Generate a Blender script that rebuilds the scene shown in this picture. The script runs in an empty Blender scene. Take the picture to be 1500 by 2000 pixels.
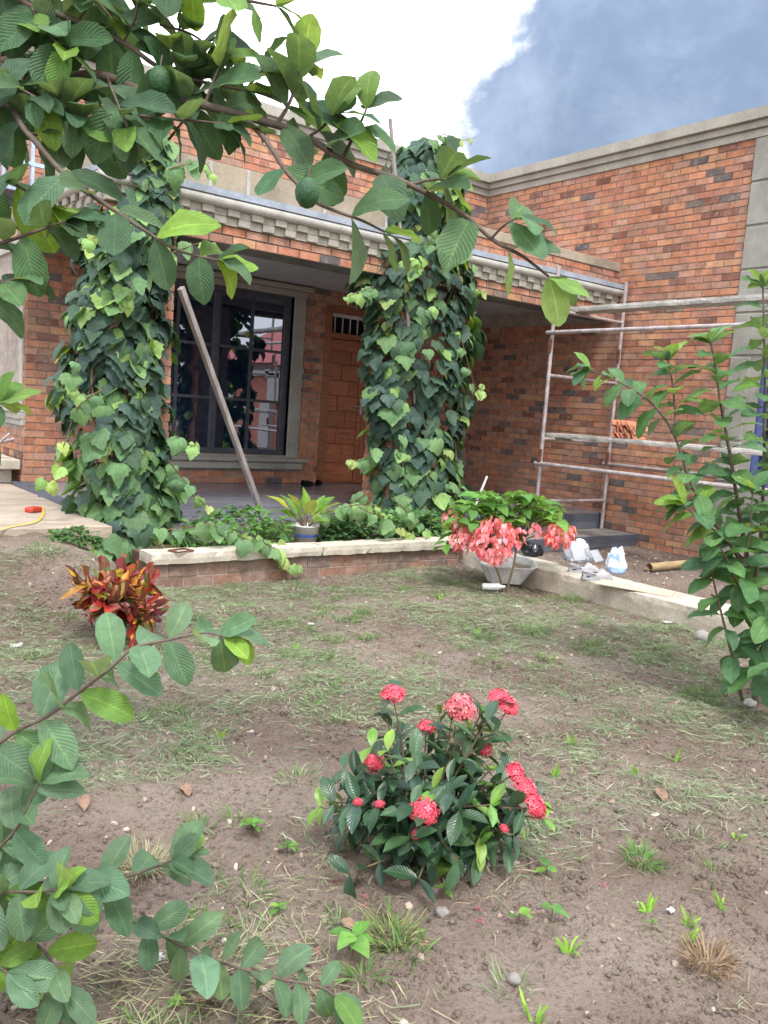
import bpy, bmesh, math, random
import numpy as np
from mathutils import Vector, Matrix, noise

random.seed(7)
rnd = random.random
def ru(a, b): return a + (b - a) * random.random()
scene = bpy.context.scene
COL = scene.collection

# ------------------------------------------------------------------ camera
FPX = 1655.0                                  # focal length in pixels of the 1500 x 2000 photograph
ax = Vector((2150, 42, -FPX)).normalized()    # house-front direction seen from the camera
ay = Vector((-1280, 288, -FPX))
ay = (ay - ax * ax.dot(ay)).normalized()
az = ax.cross(ay)
ROT = Matrix((ax, ay, az))
EYE = Vector((0, 0, 1.49))
cam = bpy.data.cameras.new('camera'); camo = bpy.data.objects.new('camera', cam); COL.objects.link(camo)
cam.sensor_fit = 'VERTICAL'; cam.sensor_height = 36; cam.lens = FPX / 2000 * 36
cam.clip_start = 0.05; cam.clip_end = 2000
camo.matrix_world = Matrix.Translation(EYE) @ ROT.to_4x4()
scene.camera = camo
FWD = ROT @ Vector((0, 0, -1)); RIGHT = ROT @ Vector((1, 0, 0)); UPV = ROT @ Vector((0, 1, 0))
def ray(u, v): return ROT @ Vector((u - 750, 1000 - v, -FPX))
def at(u, v, d): return EYE + ray(u, v) * (d / FPX)
def gp(u, v, z=0.0):
    r = ray(u, v); return EYE + r * ((z - EYE.z) / r.z)
def depth(p): return (Vector(p) - EYE).dot(FWD)

# ------------------------------------------------------------------ render, world, sun
scene.render.engine = 'CYCLES'
scene.render.resolution_x = 768; scene.render.resolution_y = 1024
vs = scene.view_settings
vs.view_transform = 'Standard'; vs.look = 'None'; vs.exposure = 1.05; vs.gamma = 1.0; vs.use_curve_mapping = False
SUN_EL, SUN_AZ = math.radians(58), math.radians(205)     # azimuth from +Y, clockwise
sdir = Vector((math.sin(SUN_AZ) * math.cos(SUN_EL), math.cos(SUN_AZ) * math.cos(SUN_EL), math.sin(SUN_EL)))
sun = bpy.data.lights.new('sun', 'SUN'); sun.energy = 1.5; sun.angle = math.radians(12); sun.color = (1, .97, .92)
so = bpy.data.objects.new('sun', sun); COL.objects.link(so)
so.rotation_euler = sdir.to_track_quat('Z', 'Y').to_euler(); so.location = sdir * 60

class NT:
    """small node-tree helper"""
    def __init__(s, nt): s.nt = nt; s.n = nt.nodes; s.l = nt.links
    def new(s, t, **k):
        x = s.n.new(t)
        for a, b in k.items(): setattr(x, a, b)
        return x
    def put(s, sock, v):
        if v is None: return
        if isinstance(v, bpy.types.NodeSocket): s.l.new(v, sock)
        else:
            if sock.type == 'RGBA' and len(v) == 3: v = (*v, 1)
            if sock.type == 'VECTOR' and hasattr(v, '__len__'): v = tuple(v)[:3]
            sock.default_value = v
    def m(s, op, a, b=None, c=None, clamp=False):
        x = s.new('ShaderNodeMath', operation=op, use_clamp=clamp)
        for i, v in enumerate((a, b, c)): s.put(x.inputs[i], v)
        return x.outputs[0]
    def vm(s, op, a, b=None):
        x = s.new('ShaderNodeVectorMath', operation=op)
        s.put(x.inputs[0], a); s.put(x.inputs[1], b)
        return x.outputs['Value'] if op in ('DOT_PRODUCT', 'LENGTH') else x.outputs[0]
    def ss(s, v, a, b, o0=0.0, o1=1.0):
        x = s.new('ShaderNodeMapRange', interpolation_type='SMOOTHSTEP')
        s.put(x.inputs[0], v); x.inputs[1].default_value = a; x.inputs[2].default_value = b
        x.inputs[3].default_value = o0; x.inputs[4].default_value = o1
        return x.outputs[0]
    def mix(s, f, a, b, mode='MIX'):
        x = s.new('ShaderNodeMix', data_type='RGBA', blend_type=mode)
        s.put(x.inputs['Factor'], f); s.put(x.inputs[6], a); s.put(x.inputs[7], b)
        return x.outputs[2]
    def noise(s, vec, scale, detail=3, rough=.55, dist=0):
        x = s.new('ShaderNodeTexNoise'); s.put(x.inputs['Vector'], vec)
        x.inputs['Scale'].default_value = scale; x.inputs['Detail'].default_value = detail
        x.inputs['Roughness'].default_value = rough; x.inputs['Distortion'].default_value = dist
        return x.outputs['Fac']
    def sep(s, v):
        x = s.new('ShaderNodeSeparateXYZ'); s.put(x.inputs[0], v); return x.outputs
    def comb(s, a, b, c):
        x = s.new('ShaderNodeCombineXYZ')
        for i, v in enumerate((a, b, c)): s.put(x.inputs[i], v)
        return x.outputs[0]
    def bump(s, h, strength=.3, dist=.01):
        x = s.new('ShaderNodeBump'); x.inputs['Strength'].default_value = strength
        x.inputs['Distance'].default_value = dist; s.put(x.inputs['Height'], h)
        return x.outputs[0]

w = bpy.data.worlds.new('World'); scene.world = w; w.use_nodes = True
W = NT(w.node_tree); W.n.clear()
out = W.new('ShaderNodeOutputWorld'); bg = W.new('ShaderNodeBackground'); bg.inputs[1].default_value = 0.1
sky = W.new('ShaderNodeTexSky', sky_type='NISHITA', sun_disc=False)
sky.sun_elevation = SUN_EL; sky.sun_rotation = SUN_AZ; sky.dust_density = 2.0
d = W.vm('NORMALIZE', W.new('ShaderNodeTexCoord').outputs['Generated'])
n1 = W.noise(d, 2.6, 6, .6, .3); n2 = W.noise(d, 7.0, 6, .62, .2)
zen = W.m('MULTIPLY_ADD', W.m('MAXIMUM', W.sep(d)[2], 0.0), .67, .33)           # overcast skies brighten towards the zenith
haze_col = W.mix(W.ss(W.m('ADD', n1, W.m('MULTIPLY_ADD', n2, .5, -.25)), .36, .66), (1.75, 2.3, 3.35), (3.2, 3.9, 5.2))      # layered grey-blue cloud
base = W.mix(W.ss(n2, .30, .52, .85, .98), sky.outputs[0], haze_col)
cdir = ray(700, 150).normalized()                                            # the tall white cloud over the porch
ev = (ROT @ Vector((1, -.10, 0))).normalized()
edge = W.vm('DOT_PRODUCT', d, tuple(ev)); e0 = (ray(935, 170).normalized()).dot(ev)
wob = W.m('MULTIPLY_ADD', n2, .30, -.15); wob = W.m('MULTIPLY_ADD', W.m('SUBTRACT', n1, .5), .10, wob)
m1 = W.ss(W.m('ADD', edge, wob), e0 - .035, e0 + .035, 1, 0)
m2 = W.ss(W.m('ADD', W.vm('DOT_PRODUCT', d, tuple(cdir)), W.m('MULTIPLY', wob, .3)), math.cos(math.radians(30)), math.cos(math.radians(8)))
gen = W.ss(n1, .43, .55)                                                     # white cumulus over the rest of the sky
view = W.ss(W.vm('DOT_PRODUCT', d, tuple(ray(820, 100).normalized())), .80, .93)
mask = W.m('ADD', W.m('MULTIPLY', gen, W.m('SUBTRACT', 1.0, view)), W.m('MULTIPLY', W.m('MULTIPLY', m1, m2), view))
cl = W.mix(mask, base, (15.0, 15.3, 15.8))
cl = W.vm('MULTIPLY', cl, W.comb(W.m('MULTIPLY', zen, 1.6), W.m('MULTIPLY', zen, 1.6), W.m('MULTIPLY', zen, 1.6)))
W.l.new(cl, bg.inputs[0]); W.l.new(bg.outputs[0], out.inputs[0])

# ------------------------------------------------------------------ object helpers
WL = {}
def wl(o): return WL[o.name] if o else Vector((0, 0, 0))
def thing(name, loc, label, cat, group=None):
    o = bpy.data.objects.new(name, None); COL.objects.link(o)
    o.location = loc; o.empty_display_size = .1; WL[o.name] = Vector(loc)
    tag(o, label, cat, group); return o
def tag(o, label=None, cat=None, group=None, kind=None):
    if label: o['label'] = label
    if cat: o['category'] = cat
    if group: o['group'] = group
    if kind: o['kind'] = kind
    return o
def link(name, me, parent=None, loc=(0, 0, 0), mw=None):
    o = bpy.data.objects.new(name, me); COL.objects.link(o)
    o.parent = parent
    if mw is not None:
        o.matrix_basis = Matrix.Translation(-wl(parent)) @ mw; WL[o.name] = mw.translation.copy()
    else:
        o.location = Vector(loc) - wl(parent); WL[o.name] = Vector(loc)
    return o

class MB:
    """collects shapes in world coordinates, builds ONE mesh object"""
    def __init__(s): s.v = []; s.f = []; s.uv = []; s.t = []; s.sm = []; s.tint = (1, 1, 1)
    def add(s, vs_, fs, uvs=None, tint=None, smooth=False):
        b = len(s.v); s.v.extend([tuple(p) for p in vs_])
        t = tint or s.tint
        for k, f in enumerate(fs):
            s.f.append([b + i for i in f]); s.t.append(t); s.sm.append(smooth)
            s.uv.append([uvs[i] for i in f] if uvs is not None else [(0, 0)] * len(f))
        return s
    def box(s, a, b, tint=None, ch=0.0):
        x0, y0, z0 = [min(p, q) for p, q in zip(a, b)]; x1, y1, z1 = [max(p, q) for p, q in zip(a, b)]
        return s.obox(Matrix.Translation(((x0 + x1) / 2, (y0 + y1) / 2, (z0 + z1) / 2)), (x1 - x0, y1 - y0, z1 - z0), tint, ch)
    def obox(s, M, size, tint=None, ch=0.0):
        hx, hy, hz = [q / 2 for q in size]
        if ch <= 0:
            P = [(sx * hx, sy * hy, sz * hz) for sz in (-1, 1) for sy in (-1, 1) for sx in (-1, 1)]
            F = [(0, 2, 3, 1), (4, 5, 7, 6), (0, 1, 5, 4), (2, 6, 7, 3), (0, 4, 6, 2), (1, 3, 7, 5)]
            return s.add([M @ Vector(p) for p in P], F, None, tint)
        c = min(ch, hx * .45, hy * .45, hz * .45)
        bm = bmesh.new(); bmesh.ops.create_cube(bm, size=1)
        for q in bm.verts: q.co = Vector((q.co.x * 2 * hx, q.co.y * 2 * hy, q.co.z * 2 * hz))
        bmesh.ops.bevel(bm, geom=bm.edges[:], offset=c, segments=1, affect='EDGES')
        bm.verts.index_update()
        s.add([M @ q.co for q in bm.verts], [[q.index for q in f.verts] for f in bm.faces], None, tint); bm.free()
        return s
    def rbox(s, a, b, step=.05, amp=.005, tint=None, seed=0):
        """box with worn, chipped edges: gridded faces pushed about by noise"""
        dims = [b[i] - a[i] for i in range(3)]; N_ = [max(2, int(round(d_ / step))) for d_ in dims]; vid = {}; V = []; F = []
        def vert(i, j, k):
            if (i, j, k) in vid: return vid[(i, j, k)]
            q = Vector((a[0] + dims[0] * i / N_[0], a[1] + dims[1] * j / N_[1], a[2] + dims[2] * k / N_[2]))
            e = (i in (0, N_[0])) + (j in (0, N_[1])) + (k in (0, N_[2])); c = Vector([(a[t] + b[t]) / 2 for t in range(3)])
            n_ = noise.noise(q * 9 + Vector((seed, 0, 0))); m_ = noise.noise(q * 26 + Vector((0, seed, 0)))
            p = q + Vector((noise.noise(q * 7), noise.noise(q * 7 + Vector((9, 0, 0))), n_ * .7)) * amp
            if e >= 2:
                inn = Vector([(-1 if x == N_[t] else 1) if x in (0, N_[t]) else 0 for t, x in enumerate((i, j, k))])
                p += inn * (amp * .5 + amp * 2.2 * max(0, m_ - .15) + amp * max(0, n_))
            vid[(i, j, k)] = len(V); V.append(p); return vid[(i, j, k)]
        for ax_ in range(3):
            u_, w_ = [(1, 2), (0, 2), (0, 1)][ax_]
            for end in (0, N_[ax_]):
                for i in range(N_[u_]):
                    for j in range(N_[w_]):
                        f = []
                        for di, dj in ((0, 0), (1, 0), (1, 1), (0, 1)):
                            t = [0, 0, 0]; t[ax_] = end; t[u_] = i + di; t[w_] = j + dj; f.append(vert(*t))
                        F.append(f)
        return s.add(V, F, None, tint, False)
    def tube(s, pts, radii, n=6, caps=True, tint=None):
        pts = [Vector(p) for p in pts]; k = len(pts)
        if not hasattr(radii, '__len__'): radii = [radii] * k
        V = []; F = []; UV = []; ref = None; ln = 0
        for i in range(k):
            t = (pts[min(i + 1, k - 1)] - pts[max(i - 1, 0)]).normalized()
            if ref is None:
                ref = Vector((0, 0, 1)) if abs(t.z) < .9 else Vector((1, 0, 0))
            a = (ref - t * ref.dot(t)).normalized(); b = t.cross(a); ref = a
            if i: ln += (pts[i] - pts[i - 1]).length
            for j in range(n):
                g = 2 * math.pi * j / n
                V.append(pts[i] + (a * math.cos(g) + b * math.sin(g)) * radii[i]); UV.append((j / n, ln))
        for i in range(k - 1):
            for j in range(n):
                F.append((i * n + j, i * n + (j + 1) % n, (i + 1) * n + (j + 1) % n, (i + 1) * n + j))
        s.add(V, F, UV, tint, True)
        if caps: s.add(V[:n], [tuple(range(n))[::-1]], None, tint); s.add(V[-n:], [tuple(range(n))], None, tint)
        return s
    def lathe(s, c, prof, n=20, tint=None, sx=1, sy=1, close=False):
        c = Vector(c); V = []; F = []
        for r, z in prof:
            for j in range(n):
                g = 2 * math.pi * j / n; V.append(c + Vector((r * sx * math.cos(g), r * sy * math.sin(g), z)))
        for i in range(len(prof) - 1):
            for j in range(n): F.append((i * n + j, i * n + (j + 1) % n, (i + 1) * n + (j + 1) % n, (i + 1) * n + j))
        return s.add(V, F, None, tint, True)
    def tpl(s, T, M, tint=None):
        return s.add([M @ Vector(p) for p in T[0]], T[1], T[2], tint, True)
    def prism(s, poly, y0, y1, axis='Y', tint=None):
        k = len(poly)
        def P(a, b, c): return (a, c, b) if axis == 'Y' else ((c, a, b) if axis == 'X' else (a, b, c))
        V = [P(a, b, y0) for a, b in poly] + [P(a, b, y1) for a, b in poly]
        F = [tuple(range(k)), tuple(range(2 * k - 1, k - 1, -1))] + [(i, (i + 1) % k, k + (i + 1) % k, k + i) for i in range(k)]
        s.add(V, F, None, tint)
        return s
    def mesh(s, name, mat, origin=(0, 0, 0), recalc=False):
        me = bpy.data.meshes.new(name); o = Vector(origin)
        me.from_pydata([(p[0] - o.x, p[1] - o.y, p[2] - o.z) for p in s.v], [], s.f)
        ul = me.uv_layers.new(name='UVMap')
        ul.data.foreach_set('uv', np.array([c for f in s.uv for p in f for c in p], dtype=np.float32))
        at_ = me.attributes.new('tint', 'FLOAT_COLOR', 'FACE')
        at_.data.foreach_set('color', np.array([c for t in s.t for c in (t[0], t[1], t[2], 1)], dtype=np.float32))
        me.polygons.foreach_set('use_smooth', s.sm)
        if recalc:
            bm = bmesh.new(); bm.from_mesh(me); bmesh.ops.recalc_face_normals(bm, faces=bm.faces[:]); bm.to_mesh(me); bm.free()
        if mat: me.materials.append(mat)
        me.update(); return me
    def build(s, name, mat, parent=None, origin=None, recalc=True):
        if origin is None:
            a = np.array(s.v); origin = Vector(((a[:, 0].min() + a[:, 0].max()) / 2, (a[:, 1].min() + a[:, 1].max()) / 2, a[:, 2].min()))
        return link(name, s.mesh(name, mat, origin, recalc), parent, origin)

def basis(p, y, z, sc=1.0):
    y = Vector(y).normalized(); z = Vector(z); z = z - y * z.dot(y)
    if z.length < 1e-4: z = Vector((0.3, 0.2, 1)); z = z - y * z.dot(y)
    z.normalize(); x = y.cross(z)
    if not hasattr(sc, '__len__'): sc = (sc, sc, sc)
    return Matrix(((x.x * sc[0], y.x * sc[1], z.x * sc[2], p[0]), (x.y * sc[0], y.y * sc[1], z.y * sc[2], p[1]),
                   (x.z * sc[0], y.z * sc[1], z.z * sc[2], p[2]), (0, 0, 0, 1)))
def crom(pts, n=6):
    pts = [Vector(p) for p in pts]; q = [pts[0] * 2 - pts[1]] + pts + [pts[-1] * 2 - pts[-2]]; o = []
    for i in range(1, len(q) - 2):
        a, b, c, e = q[i - 1], q[i], q[i + 1], q[i + 2]
        for k in range(n):
            t = k / n
            o.append(.5 * ((2 * b) + (c - a) * t + (2 * a - 5 * b + 4 * c - e) * t * t + (3 * b - a - 3 * c + e) * t ** 3))
    o.append(pts[-1]); return o
def rdir():
    while True:
        v = Vector((ru(-1, 1), ru(-1, 1), ru(-1, 1)))
        if .05 < v.length < 1: return v.normalized()

# ------------------------------------------------------------------ materials
MATS = {}
def base_mat(name):
    m = bpy.data.materials.new(name); m.use_nodes = True; k = NT(m.node_tree); k.n.clear()
    o = k.new('ShaderNodeOutputMaterial'); b = k.new('ShaderNodeBsdfPrincipled'); k.l.new(b.outputs[0], o.inputs[0])
    MATS[name] = m; k.out = o; k.b = b; return m, k
def pos(k): return k.new('ShaderNodeNewGeometry').outputs['Position']
def colsrc(k, src, col):
    if src == 'obj': return k.new('ShaderNodeObjectInfo').outputs['Color']
    if src == 'attr': return k.new('ShaderNodeAttribute', attribute_name='tint').outputs['Color']
    return col
def surf(name, col=(.5, .5, .5), rough=.85, sc=6, var=.25, fine=60, bump=.3, bd=.004, stain=0, stain_col=(.1, .09, .08), src=None, spec=.3, streak=None, metal=0, finev=.12):
    m, k = base_mat(name); p = pos(k)
    if streak: p2 = k.vm('MULTIPLY', p, streak)
    else: p2 = p
    c = colsrc(k, src, (*col, 1))
    n = k.noise(p2, sc, 5, .6); f = k.noise(p2, fine, 4, .6)
    fac = k.m('ADD', k.ss(n, .25, .75, 1 - var, 1 + var), k.ss(f, .3, .7, -finev, finev))
    cc = k.vm('MULTIPLY', c, k.comb(fac, fac, fac))
    if stain:
        s1 = k.noise(k.vm('ADD', p2, (7.3, 1.1, 3.7)), sc * .45, 6, .65, .4)
        cc = k.mix(k.m('MULTIPLY', k.ss(s1, .5, .72), stain), cc, (*stain_col, 1))
    k.put(k.b.inputs['Base Color'], cc)
    k.put(k.b.inputs['Roughness'], k.ss(n, .2, .8, max(rough - .08, .02), min(rough + .06, 1)))
    k.b.inputs['Specular IOR Level'].default_value = spec; k.b.inputs['Metallic'].default_value = metal
    k.put(k.b.inputs['Normal'], k.bump(k.m('MULTIPLY_ADD', n, .6, f), bump, bd))
    return m

def brick_mat(name, src):
    m, k = base_mat(name); p = pos(k); c = colsrc(k, src, None)
    n = k.noise(p, 9, 4, .6); f = k.noise(p, 70, 4, .65); g = k.noise(k.vm('ADD', p, (4, 9, 2)), 14, 3, .5)
    fac = k.m('ADD', k.ss(n, .25, .75, .74, 1.22), k.ss(f, .3, .7, -.16, .16))
    cc = k.vm('MULTIPLY', c, k.comb(fac, fac, fac))
    cc = k.mix(k.m('MULTIPLY', k.ss(g, .60, .74), .4), cc, (.16, .12, .115, 1))
    cc = k.mix(k.m('MULTIPLY', k.ss(k.noise(k.vm('MULTIPLY', p, (1, 1, .3)), 1.6, 5, .65), .5, .72), .35), cc, (.30, .235, .20, 1))   # weathering and mortar haze     # kiln flashing
    cc = k.mix(k.m('MULTIPLY', k.ss(k.noise(p, 16, 5, .7), .50, .72), .45), cc, (.46, .36, .30, 1))   # lime bloom
    k.put(k.b.inputs['Base Color'], cc); k.b.inputs['Roughness'].default_value = .88
    k.b.inputs['Specular IOR Level'].default_value = .25
    k.put(k.b.inputs['Normal'], k.bump(f, .35, .004)); return m
brick_o = brick_mat('brick_clay', 'obj'); brick_a = brick_mat('brick_clay_joined', 'attr')
mortar = surf('mortar', (.35, .30, .26), .95, 8, .25, 90, .4, .004)
mortar_pale = surf('mortar_pale', (.36, .32, .28), .95, 8, .25, 90, .4, .004)
concrete = surf('cement_render', (.30, .29, .255), .9, 3.5, .18, 55, .3, .004, .5, (.20, .19, .16))
cornice_m = surf('cornice_render', (.36, .335, .285), .9, 3, .14, 55, .25, .003, .4, (.22, .20, .165), streak=(1, 1, .35))
dentil_m = surf('dentil_concrete', (.36, .335, .285), .92, 9, .2, 60, .35, .004, .5, (.2, .19, .16))
pipe_m = surf('moulding_concrete', (.42, .405, .37), .85, 6, .15, 60, .25, .003, .4, (.25, .24, .22))
flash_m = surf('grey_blue_coat', (.30, .34, .40), .8, 6, .2, 60, .2, .003, .6, (.42, .41, .38))
brown_m = surf('bare_render', (.33, .28, .21), .95, 4, .22, 70, .45, .006, .55, (.21, .175, .13))
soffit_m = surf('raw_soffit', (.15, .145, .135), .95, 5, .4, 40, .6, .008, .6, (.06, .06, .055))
ceil_m = surf('ceiling_plaster', (.42, .42, .43), .9, 3, .12, 60, .15, .003)
plaster_m = surf('window_plaster', (.34, .325, .285), .9, 3.5, .18, 55, .25, .003, .45, (.22, .21, .18))
cap_m = surf('pale_cement_cap', (.52, .465, .38), .9, 6, .18, 60, .35, .004, .5, (.31, .26, .20))
slab_m = surf('rough_concrete_slab', (.37, .30, .235), .95, 5, .25, 45, .6, .006, .5, (.25, .205, .165), streak=(.4, 1, 1))
kerb_m = surf('kerb_concrete', (.46, .405, .33), .95, 4, .22, 50, .5, .006, .6, (.28, .235, .18))
steel_m = surf('galvanised_tube', (.42, .37, .365), .6, 9, .3, 60, .25, .003, .7, (.30, .20, .17), spec=.5, metal=.25)
plank_m = surf('cement_stained_plank', (.44, .42, .385), .95, 5, .3, 40, .5, .005, .65, (.26, .225, .19))
timber_m = surf('weathered_timber', (.33, .285, .265), .9, 8, .25, 60, .4, .004, .4, (.2, .17, .155), streak=(1, 1, .12))
frame_m = surf('dark_blue_frame', (.06, .063, .085), .5, 9, .35, 60, .15, .003, .5, (.13, .125, .14), spec=.5)
bluegrille_m = surf('pale_blue_steel', (.42, .50, .66), .6, 9, .2, 60, .15, .003, .4, (.3, .33, .4))
white_bar_m = surf('white_bar_paint', (.55, .53, .52), .6, 9, .15, 60, .1, .002)
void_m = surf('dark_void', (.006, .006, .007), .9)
tile_m = surf('porch_tile', (.16, .155, .175), .2, 4, .22, 30, .12, .002, .35, (.26, .24, .235), src='obj', spec=.5, streak=(.35, 3, 1))
rib_m = surf('ribbed_edge_tile', (.115, .125, .155), .5, 6, .2, 60, .15, .002, .5, (.20, .19, .185), spec=.4)
dust_m = surf('dusty_tread', (.22, .20, .185), .95, 6, .3, 50, .4, .004, .6, (.31, .26, .215))
bark_m = surf('guava_bark', (.12, .09, .072), .85, 14, .35, 90, .4, .004, .5, (.2, .165, .14))
stem_m = surf('green_brown_stem', (.17, .13, .08), .8, 20, .3, 90, .3, .003)
cane_m = surf('vine_cane', (.16, .10, .06), .9, 20, .3, 90, .4, .004)
clay_slip = surf('terracotta_slip', (.50, .21, .13), .9, 9, .2, 60, .3, .003, .3, (.42, .24, .17), src='obj')
bamboo_m = surf('bamboo', (.40, .29, .16), .7, 8, .25, 60, .25, .003, .5, (.27, .185, .10), streak=(.3, 3, 3))
tray_m = surf('galvanised_tray', (.74, .74, .73), .55, 7, .2, 50, .2, .003, .5, (.40, .39, .37), metal=.2, spec=.5)
foam_m = surf('grey_foam_rubber', (.36, .35, .37), .75, 14, .22, 60, .2, .002, .4, (.5, .48, .47))
foam_dark = surf('black_foam_lining', (.015, .015, .02), .85)
black_m = surf('black_canvas', (.012, .012, .014), .75, 20, .3, 80, .3, .003)
board_m = surf('buff_board', (.50, .41, .31), .9, 6, .15, 60, .2, .002, .4, (.38, .31, .24))
tileoff_m = surf('tile_offcut', (.33, .34, .36), .6, 6, .2, 60, .2, .002, .4, (.5, .49, .47))
bucket_m = surf('white_plastic', (.62, .62, .60), .5, 7, .12, 60, .1, .002, .5, (.42, .36, .27), spec=.5)
bucket_print = surf('blue_print', (.05, .09, .28), .55, 9, .3)
red_m = surf('red_plastic', (.52, .05, .03), .45, 9, .15, 60, .1, .002, spec=.5)
yellow_m = surf('yellow_tape', (.62, .42, .06), .5, 9, .15, 60, .1, .002)
rust_m = surf('rusty_iron', (.16, .065, .04), .9, 20, .35, 90, .4, .003)
litter_m = surf('white_litter', (.52, .50, .49), .7, 20, .2, 60, .3, .004)
roofred_m = surf('red_roof_sheet', (.40, .07, .06), .6, 4, .2, 40, .1, .003)
stone_m = surf('pebble', (.34, .27, .22), .95, 25, .3, 90, .4, .004, src='attr')
soilbed_m = surf('bed_soil', (.13, .09, .065), 1, 9, .3, 60, .8, .012)
petal_m = surf('fallen_red_petal', (.55, .03, .035), .7, 20, .2)
flower_m = surf('flower_petal', (.6, .1, .1), .6, 30, .15, 90, .1, .002, src='attr')
dryleaf_m = surf('dry_leaf', (.24, .15, .105), .9, 30, .3, 90, .3, .003)
fruit_m = surf('guava_fruit', (.035, .095, .036), .5, 30, .3, 120, .5, .006, .4, (.10, .20, .07), spec=.3)

def plastic_mat(name, col, alpha_tr=.0, rough=.3):
    m, k = base_mat(name); p = pos(k); n = k.noise(p, 10, 3, .5)
    b = k.m('MULTIPLY', k.ss(k.noise(k.vm('MULTIPLY', p, (1, 1, 2.4)), 7, 2, .5, 1.2), .54, .60), .75) if name.startswith('white') else 0
    k.put(k.b.inputs['Base Color'], k.mix(b, (*col, 1), (.20, .42, .78, 1)) if name.startswith('white') else (*col, 1))
    k.b.inputs['Roughness'].default_value = rough
    k.put(k.b.inputs['Normal'], k.bump(n, .3, .01)); return m
bagw_m = plastic_mat('white_bag_film', (.70, .72, .75), rough=.38); bagb_m = plastic_mat('black_bag_film', (.012, .012, .014), rough=.22)

def wood_mat():
    m, k = base_mat('mahogany'); p = pos(k); c = colsrc(k, 'obj', None)
    q = k.vm('ADD', k.vm('MULTIPLY', p, (1.5, 1.5, 14)), k.vm('MULTIPLY', k.new('ShaderNodeObjectInfo').outputs['Location'], (3, 3, 3)))
    n = k.noise(q, 3.2, 5, .6, 1.2); f = k.noise(k.vm('MULTIPLY', p, (6, 6, 90)), 8, 3, .5)
    fac = k.m('ADD', k.ss(n, .3, .7, .62, 1.28), k.ss(f, .3, .7, -.1, .1))
    k.put(k.b.inputs['Base Color'], k.vm('MULTIPLY', c, k.comb(fac, fac, fac)))
    k.b.inputs['Roughness'].default_value = .42; k.put(k.b.inputs['Normal'], k.bump(n, .08, .002)); return m
wood_m = wood_mat()

def glass_mat():
    m, k = base_mat('tinted_mirror_glass')
    k.b.inputs['Base Color'].default_value = (.008, .018, .045, 1); k.b.inputs['Roughness'].default_value = .015
    g = k.new('ShaderNodeBsdfGlossy'); g.inputs['Color'].default_value = (.80, .86, 1, 1); g.inputs['Roughness'].default_value = .012
    p = pos(k); nb = k.bump(k.noise(p, 1.3, 2, .5), .012, .06); k.put(g.inputs['Normal'], nb)
    mx = k.new('ShaderNodeMixShader')
    lw = k.new('ShaderNodeLayerWeight'); lw.inputs['Blend'].default_value = .35
    k.put(mx.inputs[0], k.m('MULTIPLY_ADD', lw.outputs['Fresnel'], .5, .26))
    k.l.new(k.b.outputs[0], mx.inputs[1]); k.l.new(g.outputs[0], mx.inputs[2]); k.l.new(mx.outputs[0], k.out.inputs[0]); return m
glass_m = glass_mat()

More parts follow.
